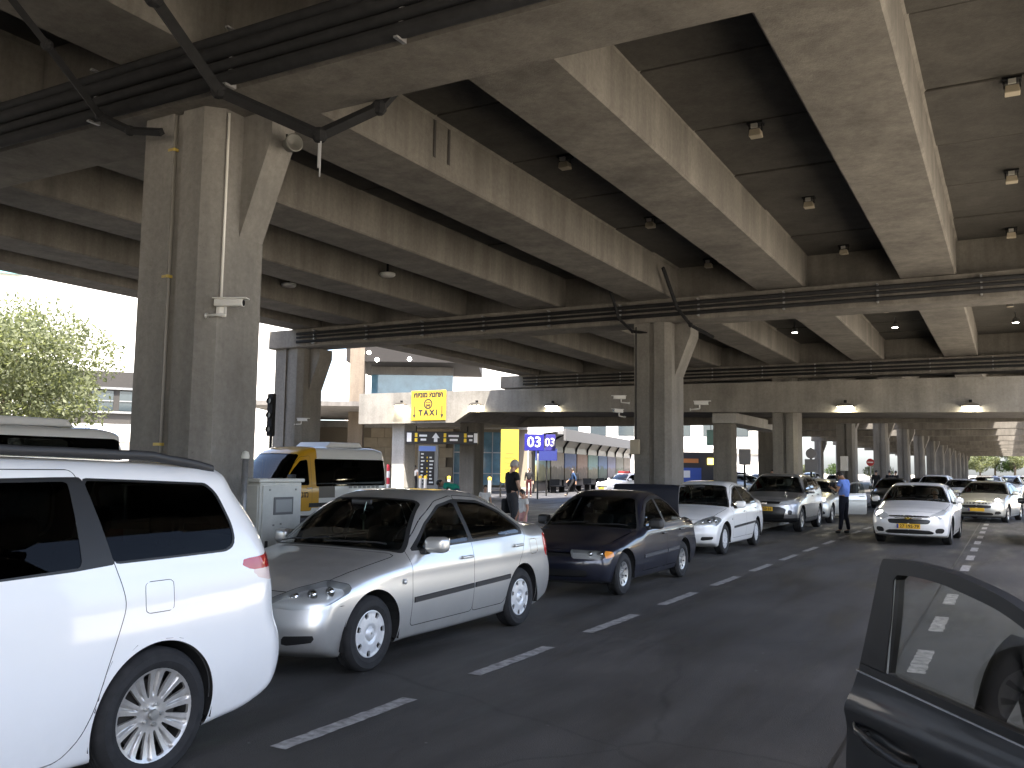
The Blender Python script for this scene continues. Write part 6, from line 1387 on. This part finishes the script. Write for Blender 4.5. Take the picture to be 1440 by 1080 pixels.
# ------------------------------------------------------------------ people
SKIN = mat('skin', (.42, .25, .17), .55); SKIN_T = mat('skin_tan', (.30, .17, .10), .55)
def cloth(name, c): return mat(name, c, .85, var=.25, vscale=9, spec=.2)
HAIR = mat('hair_black', (.014, .011, .009), .6); HAIRG = mat('hair_grey', (.32, .31, .30), .7)
def skin_mesh(name, verts, edges, rad, m, parent, root=0, sub=1):
    me = bpy.data.meshes.new(name); me.from_pydata([tuple(v) for v in verts], edges, []); o = bpy.data.objects.new(name, me); COL.objects.link(o)
    o.modifiers.new('s', 'SKIN')
    for i, d in enumerate(me.skin_vertices[0].data):
        r = rad[i]; d.radius = (r, r) if not isinstance(r, tuple) else r; d.use_root = (i == root)
    sb = o.modifiers.new('b', 'SUBSURF'); sb.levels = sub; sb.render_levels = sub
    dg = bpy.context.evaluated_depsgraph_get(); new = bpy.data.meshes.new_from_object(o.evaluated_get(dg)); new.name = name
    bpy.data.objects.remove(o); bpy.data.meshes.remove(me)
    new.materials.clear(); new.materials.append(m); new.polygons.foreach_set('use_smooth', [True]*len(new.polygons))
    return link(bpy.data.objects.new(name, new), parent)
def person(loc, rz, lab, shirt, trousers, hair=HAIR, skin=SKIN, sc=1., pose=None, sleeves='short', group=None, shoes=None, long_hair=False, bag=None, fem=False):
    """faces -y; joints in metres for a figure 1.75 m tall"""
    J = dict(pel=(0, 0, .96), wai=(0, .01, 1.10), che=(0, .015, 1.30), nec=(0, .01, 1.49), hed=(0, -.01, 1.56),
             shL=(.175, .01, 1.43), shR=(-.175, .01, 1.43), elL=(.23, .03, 1.14), elR=(-.23, .03, 1.14), wrL=(.25, -.07, .90), wrR=(-.25, -.07, .90),
             hiL=(.095, 0, .92), hiR=(-.095, 0, .92), knL=(.11, -.015, .50), knR=(-.11, -.015, .50), anL=(.115, .02, .09), anR=(-.115, .02, .09))
    if pose: J.update(pose)
    J = {k: np.array(v, float)*sc for k, v in J.items()}
    t = tag(empty('person', loc, rz), lab, 'person', group)
    V = []; E = []; Rr = []; id_ = {}
    def v(n, p, r, par=None):
        id_[n] = len(V); V.append(np.array(p, float)); Rr.append(tuple(q*sc for q in r) if isinstance(r, tuple) else r*sc)
        if par is not None: E.append((id_[par], id_[n]))
    v('pel', J['pel'], .115); v('wai', J['wai'], .115 if not fem else .10, 'pel'); v('che', J['che'], .125 if not fem else .11, 'wai'); v('nec', J['nec'], .062, 'che')
    up = J['hed']-J['nec']; up /= np.linalg.norm(up); fw = np.array([0, -1., 0]); 
    hd = pose.get('face', None) if pose else None
    if hd is not None: fw = np.array(hd, float); fw /= np.linalg.norm(fw)
    b = J['hed']-up*.015*sc
    v('h0', b+up*.05*sc, .058, 'nec'); v('h1', b+up*.10*sc, .06, 'h0')
    for s_ in 'LR':
        sg = 1 if s_ == 'L' else -1
        v('sh'+s_, J['sh'+s_], .062, 'che'); v('ua'+s_, J['sh'+s_]*.45+J['el'+s_]*.55, .047, 'sh'+s_); v('el'+s_, J['el'+s_], .038, 'ua'+s_); v('fa'+s_, J['el'+s_]*.65+J['wr'+s_]*.35, .038, 'el'+s_); v('wr'+s_, J['wr'+s_], .026, 'fa'+s_)
        d = J['wr'+s_]-J['el'+s_]; d /= np.linalg.norm(d); side = np.cross(d, np.array([sg*1., 0, 0])); side /= max(1e-6, np.linalg.norm(side)); pn = np.cross(side, d)
        v('pm'+s_, J['wr'+s_]+d*.06*sc, (.038, .018), 'wr'+s_)
        for q, (o_, l_) in enumerate(((-.027, .072), (-.009, .082), (.009, .077), (.027, .058))):
            kk = 'f%d%s' % (q, s_); v(kk, J['wr'+s_]+(d*.10+side*o_)*sc, .0095, 'pm'+s_); v(kk+'a', V[-1]+(d*l_*.5+pn*.008*sg)*sc, .0088, kk); v(kk+'b', V[-1]+(d*l_*.40+pn*.024*sg)*sc, .0078, kk+'a')
        v('t'+s_, J['wr'+s_]+(d*.045-side*.035)*sc, .011, 'pm'+s_); v('t2'+s_, V[-1]+(d*.04-side*.012+pn*.012)*sc, .0095, 't'+s_)
        v('hi'+s_, J['hi'+s_], .088, 'pel'); v('th'+s_, J['hi'+s_]*.5+J['kn'+s_]*.5, .07, 'hi'+s_); v('kn'+s_, J['kn'+s_], .05, 'th'+s_); v('ca'+s_, J['kn'+s_]*.65+J['an'+s_]*.35+np.array([0, .012, 0])*sc, .048, 'kn'+s_); v('an'+s_, J['an'+s_], .034, 'ca'+s_)
        sd_ = J['kn'+s_]-J['an'+s_]; toe = pose.get('toe'+s_) if pose else None
        v('to'+s_, J['an'+s_]+(np.array(toe) if toe is not None else np.array([0, -.15, -.055]))*sc, .028, 'an'+s_)
    body = skin_mesh('body', V, E, Rr, skin, t, 0, 1)
    ri = np.cross(fw, up); ri /= np.linalg.norm(ri); fu = np.cross(up, ri); fu = fu if fu@fw > 0 else -fu; hc = b+up*.098*sc+fw*.012*sc
    def ball(kx, cut=None):
        P = []; D = []; na, nb2 = 20, 14
        for q in range(nb2+1):
            for p_ in range(na):
                ph = math.pi*q/nb2; th = 2*math.pi*p_/na; D.append((math.sin(ph)*math.cos(th), math.sin(ph)*math.sin(th), math.cos(ph)))
        D = np.array(D); x, y_, z = D.T; jaw = 1-.22*np.clip(-z, 0, 1)**1.3
        fy = y_*(.098+.012*(z < 0)*np.clip(-z, 0, 1)*(y_ > 0)); nose = .020*np.exp(-((x/.16)**2+((z+.12)/.22)**2))*(y_ > 0)*(kx == 1); brow = -.006*np.exp(-((z-.08)/.10)**2-((np.abs(x)-.36)/.2)**2)*(y_ > .4)*(kx == 1)
        P = hc+(np.outer(x*jaw*.079*kx, ri)+np.outer(fy*kx+nose+brow, fu)+np.outer(z*.118*kx, up))*sc
        T = []
        for q in range(nb2):
            for p_ in range(na): a_ = q*na+p_; c_2 = q*na+(p_+1) % na; T += [(a_, a_+na, c_2+na), (a_, c_2+na, c_2)]
        return P, np.array(T), D
    P, T, D = ball(1.0)
    bm = bmesh.new(); bm.from_mesh(body.data); vs = [bm.verts.new(p) for p in P]
    for f_ in T:
        try: bm.faces.new([vs[k] for k in f_]).smooth = True
        except ValueError: pass
    bmesh.ops.recalc_face_normals(bm, faces=bm.faces); bm.to_mesh(body.data); bm.free()
    def garment(nm, keys, rads, edges, m, root):
        ks = list(keys); ix = {k: i for i, k in enumerate(ks)}
        return skin_mesh(nm, [V[id_[k]] if isinstance(k, str) and k in id_ else keys_pos[k] for k in ks], [(ix[a], ix[b]) for a, b in edges], [r*sc if not isinstance(r, tuple) else tuple(q*sc for q in r) for r in rads], m, t, ix[root], 1)
    keys_pos = {}
    ks = ['pel', 'wai', 'che']; rs = [.150, .148 if not fem else .128, .155 if not fem else .135]; es = [('pel', 'wai'), ('wai', 'che')]
    ks.append('ncl'); keys_pos['ncl'] = V[id_['che']]*.35+V[id_['nec']]*.65; rs.append(.072); es.append(('che', 'ncl'))
    for s_ in 'LR':
        ks += ['sh'+s_, 'ua'+s_]; rs += [.076, .062]; es += [('che', 'sh'+s_), ('sh'+s_, 'ua'+s_)]
        if sleeves == 'long': ks += ['el'+s_, 'fa'+s_]; rs += [.050, .046]; es += [('ua'+s_, 'el'+s_), ('el'+s_, 'fa'+s_)]; ks.append('cu'+s_); keys_pos['cu'+s_] = V[id_['wr'+s_]]*.85+V[id_['fa'+s_]]*.15; rs.append(.036); es.append(('fa'+s_, 'cu'+s_))
    garment('shirt', ks, rs, es, shirt, 'pel')
    ks = ['pel']; rs = [.128]; es = []
    keys_pos['wst'] = V[id_['pel']]*-.25+V[id_['wai']]*1.25; ks.append('wst'); rs.append(.118); es.append(('pel', 'wst'))
    for s_ in 'LR':
        ks += ['hi'+s_, 'th'+s_, 'kn'+s_, 'ca'+s_, 'an'+s_]; rs += [.102, .085, .066, .062, .054]; es += [('pel', 'hi'+s_), ('hi'+s_, 'th'+s_), ('th'+s_, 'kn'+s_), ('kn'+s_, 'ca'+s_), ('ca'+s_, 'an'+s_)]
    garment('trousers', ks, rs, es, trousers, 'pel')
    for s_ in 'LR':
        a, b_ = V[id_['an'+s_]], V[id_['to'+s_]]; dz = np.array([0, 0, .02*sc]); h = a*1.15-b_*.15
        skin_mesh('shoe', [h-np.array([0, 0, .045*sc]), a*.5+b_*.5-np.array([0, 0, .018*sc]), b_], [(0, 1), (1, 2)], [.044*sc, .046*sc, .038*sc], shoes or mat('shoe_black', (.02, .018, .016), .6), t, 0, 1)
    P, T, D = ball(1.09)
    f_ = np.where(D[:, 2] > .45, -.5, 1.)*0+np.maximum(D[:, 1]-.42*(1.2-D[:, 2])+.15*0-np.clip(D[:, 2], 0, 1)*.75, -.25-D[:, 2]-np.clip(-D[:, 1], 0, 1)*.30)
    P, Th, _ = carve(P, T, f_); P, Th, _ = compact(P, Th); cc = hc
    P2, F2 = thicken(P, Th, (cc-P)*.12)
    hm = mesh_obj('hair', P2, F2, hair, t, True)
    if long_hair: skin_mesh('hair_length', [b+up*.10*sc-fw*.06*sc, b-up*.02*sc-fw*.085*sc, b-up*.16*sc-fw*.09*sc], [(0, 1), (1, 2)], [.085*sc, .075*sc, .045*sc], hair, t, 0, 1)
    for sg in (1, -1):
        MB().lathe([(.001, -.011*sc), (.009*sc, -.007*sc), (.011*sc, 0), (.001, .011*sc)], hc+up*.008*sc+fw*.088*sc+ri*.031*sc*sg, 'y', 8).obj('eye', mat('eye_dark', (.03, .025, .02), .3), t, True)
        MB().lathe([(.001, -.028*sc), (.010*sc, -.015*sc), (.013*sc, .008*sc), (.001, .026*sc)], hc-up*.01*sc-fw*.005*sc+ri*.079*sc*sg, 'z', 8).obj('ear', skin, t, True)
    m_ = hc-up*.062*sc+fw*.092*sc; q = MB(); q.tube(m_-ri*.024*sc, m_+ri*.024*sc, .007*sc, 6); q.obj('mouth', mat('lip', (.28, .11, .09), .5), t)
    return t
BLUES = cloth('police_blue', (.15, .25, .62)); NAVYT = cloth('navy_cloth', (.012, .013, .02)); BLKC = cloth('black_cloth', (.014, .014, .016)); GRN = cloth('green_cloth', (.03, .34, .24)); WHC = cloth('white_cloth', (.7, .68, .66)); REDC = cloth('red_cloth', (.5, .08, .08)); GRYC = cloth('grey_cloth', (.18, .18, .2)); DKB = cloth('dark_blue_cloth', (.03, .06, .13)); PINK = cloth('pink_cloth', (.65, .35, .33)); JEAN = cloth('jeans_cloth', (.05, .08, .14))
po = person((-4.12, 26.75, 0), R_(-112), 'policeman in light blue shirt and dark trousers looking down at papers', BLUES, NAVYT, skin=SKIN_T, sleeves='short', sc=1.01,
   pose=dict(elL=(.23, -.06, 1.17), elR=(-.24, -.05, 1.16), wrL=(.12, -.27, 1.25), wrR=(-.10, -.28, 1.27), hed=(0, -.045, 1.545), face=(0, -.85, -.5), knL=(.11, -.02, .5), anL=(.14, -.05, .09), anR=(-.14, .05, .09)))
MB().rbox((-.12, -.37, 1.25), (.10, -.33, 1.42), .006, 1).obj('notebook', BLKC, None); nb_ = bpy.data.objects['notebook']; nb_.parent = None; nb_.location = po.location; nb_.rotation_euler = po.rotation_euler; tag(nb_, 'dark notebook held by the policeman', 'notebook')
MB().lathe([(.135, .985), (.137, .985), (.137, 1.03), (.135, 1.03)], n=20).obj('belt', BLKC, po)
ma = person((-9.75, 17.6, .13), R_(150), 'grey haired man in black shirt carrying a dark bag beyond the silver sedan', BLKC, cloth('charcoal_cloth', (.05, .05, .055)), hair=HAIRG, skin=SKIN, sc=1.0,
   pose=dict(elL=(.25, .02, 1.15), elR=(-.24, -.02, 1.15), wrL=(.27, -.14, .95), wrR=(-.25, -.16, .96), knL=(.11, -.10, .52), anL=(.115, -.02, .09), knR=(-.11, -.02, .5), anR=(-.115, .2, .12)))
bg_ = tag(empty('shoulder_bag', tuple(ma.location)), 'dark bag at the side of the grey haired man', 'bag'); bg_.rotation_euler = ma.rotation_euler
MB().rbox((.22, -.28, .55), (.42, .06, .88), .05, 2).obj('bag_body', BLKC, bg_, True); MB().path([(.31, -.2, .86), (.30, -.16, 1.0), (.30, -.06, 1.0), (.31, -.02, .86)], .012, 6).obj('strap', BLKC, bg_)
person((-8.8, 16.35, .13), R_(-30), 'small child with dark hair in white top behind the silver sedan', WHC, PINK, sc=.645, skin=mat('skin_child', (.5, .27, .18), .55))
person((-15.2, 23.9, .0), R_(-70), 'bending person in bright green shirt beyond the silver sedan', GRN, JEAN, sc=1., sleeves='short',
   pose=dict(che=(0, -.25, 1.17), wai=(0, -.10, 1.08), nec=(0, -.43, 1.19), hed=(0, -.50, 1.20), face=(0, -.6, -.8), shL=(.175, -.36, 1.16), shR=(-.175, -.36, 1.16), elL=(.22, -.42, .88), elR=(-.22, -.42, .88), wrL=(.16, -.52, .66), wrR=(-.16, -.52, .66)))
person((-12.6, 21.2, .0), R_(40), 'child with dark hair whose head shows over the silver sedan', WHC, JEAN, sc=.70, skin=SKIN)
wk = person((-23.6, 50.3, 0), R_(-61), 'walking person in dark blue jacket with a backpack', DKB, BLKC, sleeves='long', sc=1.0,
   pose=dict(knL=(.10, -.24, .52), anL=(.10, -.40, .10), toeL=(0, -.14, .0), knR=(-.10, .10, .50), anR=(-.10, .42, .14), toeR=(0, -.12, -.07), elL=(.24, .16, 1.17), wrL=(.23, .16, .93), elR=(-.24, -.08, 1.15), wrR=(-.22, -.28, .98)))
bp_ = tag(empty('backpack', tuple(wk.location)), 'dark backpack on the walking person', 'backpack'); bp_.rotation_euler = wk.rotation_euler; MB().rbox((-.16, .14, 1.0), (.16, .34, 1.46), .07, 2).obj('bag_body', BLKC, bp_, True)
for sx in (-.1, .1): MB().path([(sx, .16, 1.42), (sx, .02, 1.50), (sx, -.135, 1.38), (sx, -.13, 1.2), (sx, .15, 1.06)], .018, 6).obj('strap', BLKC, bp_)
person(tuple(cam_pt((567-720)/1254.7*60, 60, .12)), R_(160), 'traveller in pink and white top left of the information totem', PINK, BLKC, long_hair=True, sc=.98, fem=True)
person(tuple(cam_pt((576-720)/1254.7*60.5, 60.5, .12)), R_(170), 'traveller in grey between two others left of the totem', GRYC, JEAN, sc=1.0)
person(tuple(cam_pt((586-720)/1254.7*60, 60, .12)), R_(200), 'traveller in white top nearest the information totem', WHC, BLKC, long_hair=True, sc=.96, fem=True)
person(tuple(cam_pt((746-720)/1254.7*54, 54, 0)), R_(30), 'person in black top and dark red trousers under the bay sign', BLKC, cloth('maroon_cloth', (.05, .012, .014)), sleeves='long')
person(tuple(cam_pt((1087-720)/1254.7*39, 39)), R_(0), 'dark haired person whose head shows above the sport utility car', GRYC, JEAN, sc=1.02)
person((-7.0, 57.5, .13), R_(170), 'dark figure left of the pair by the far columns', BLKC, BLKC, sleeves='long'); person((-6.9, 63.5, .13), R_(190), 'dark figure farther back by the far columns', BLKC, JEAN, sleeves='long'); person((-6.8, 66., .13), R_(150), 'dark figure farthest back by the far columns', BLKC, BLKC, sleeves='long')
sit = dict(pel=(0, .0, .55), wai=(0, .06, .69), che=(0, .12, .88), nec=(0, .15, 1.07), hed=(0, .13, 1.13), shL=(.175, .13, 1.01), shR=(-.175, .13, 1.01), hiL=(.095, -.03, .53), hiR=(-.095, -.03, .53), knL=(.13, -.42, .58), knR=(-.13, -.42, .58), anL=(.13, -.52, .22), anR=(-.13, -.52, .22), elL=(.24, -.05, .85), elR=(-.24, -.05, .85), wrL=(.15, -.30, .95), wrR=(-.15, -.30, .95))
d = person((-2.09+.37, 23.35+2.42, .03), R_(-1.5), 'driver in light shirt at the wheel of the white sedan', WHC, BLKC, pose=sit, hair=HAIRG, sc=.98)

s2 = dict(sit); s2.update(wrL=(.2, -.3, .72), wrR=(-.2, -.3, .72), elL=(.26, .02, .8), elR=(-.26, .02, .8))
person((.17, 3.36, .10), R_(0), 'added seated person standing in for the dark shape in the open door pane', BLKC, BLKC, pose=s2, sleeves='long', sc=1.)  # figure added only to give the dark shape seen in the pane
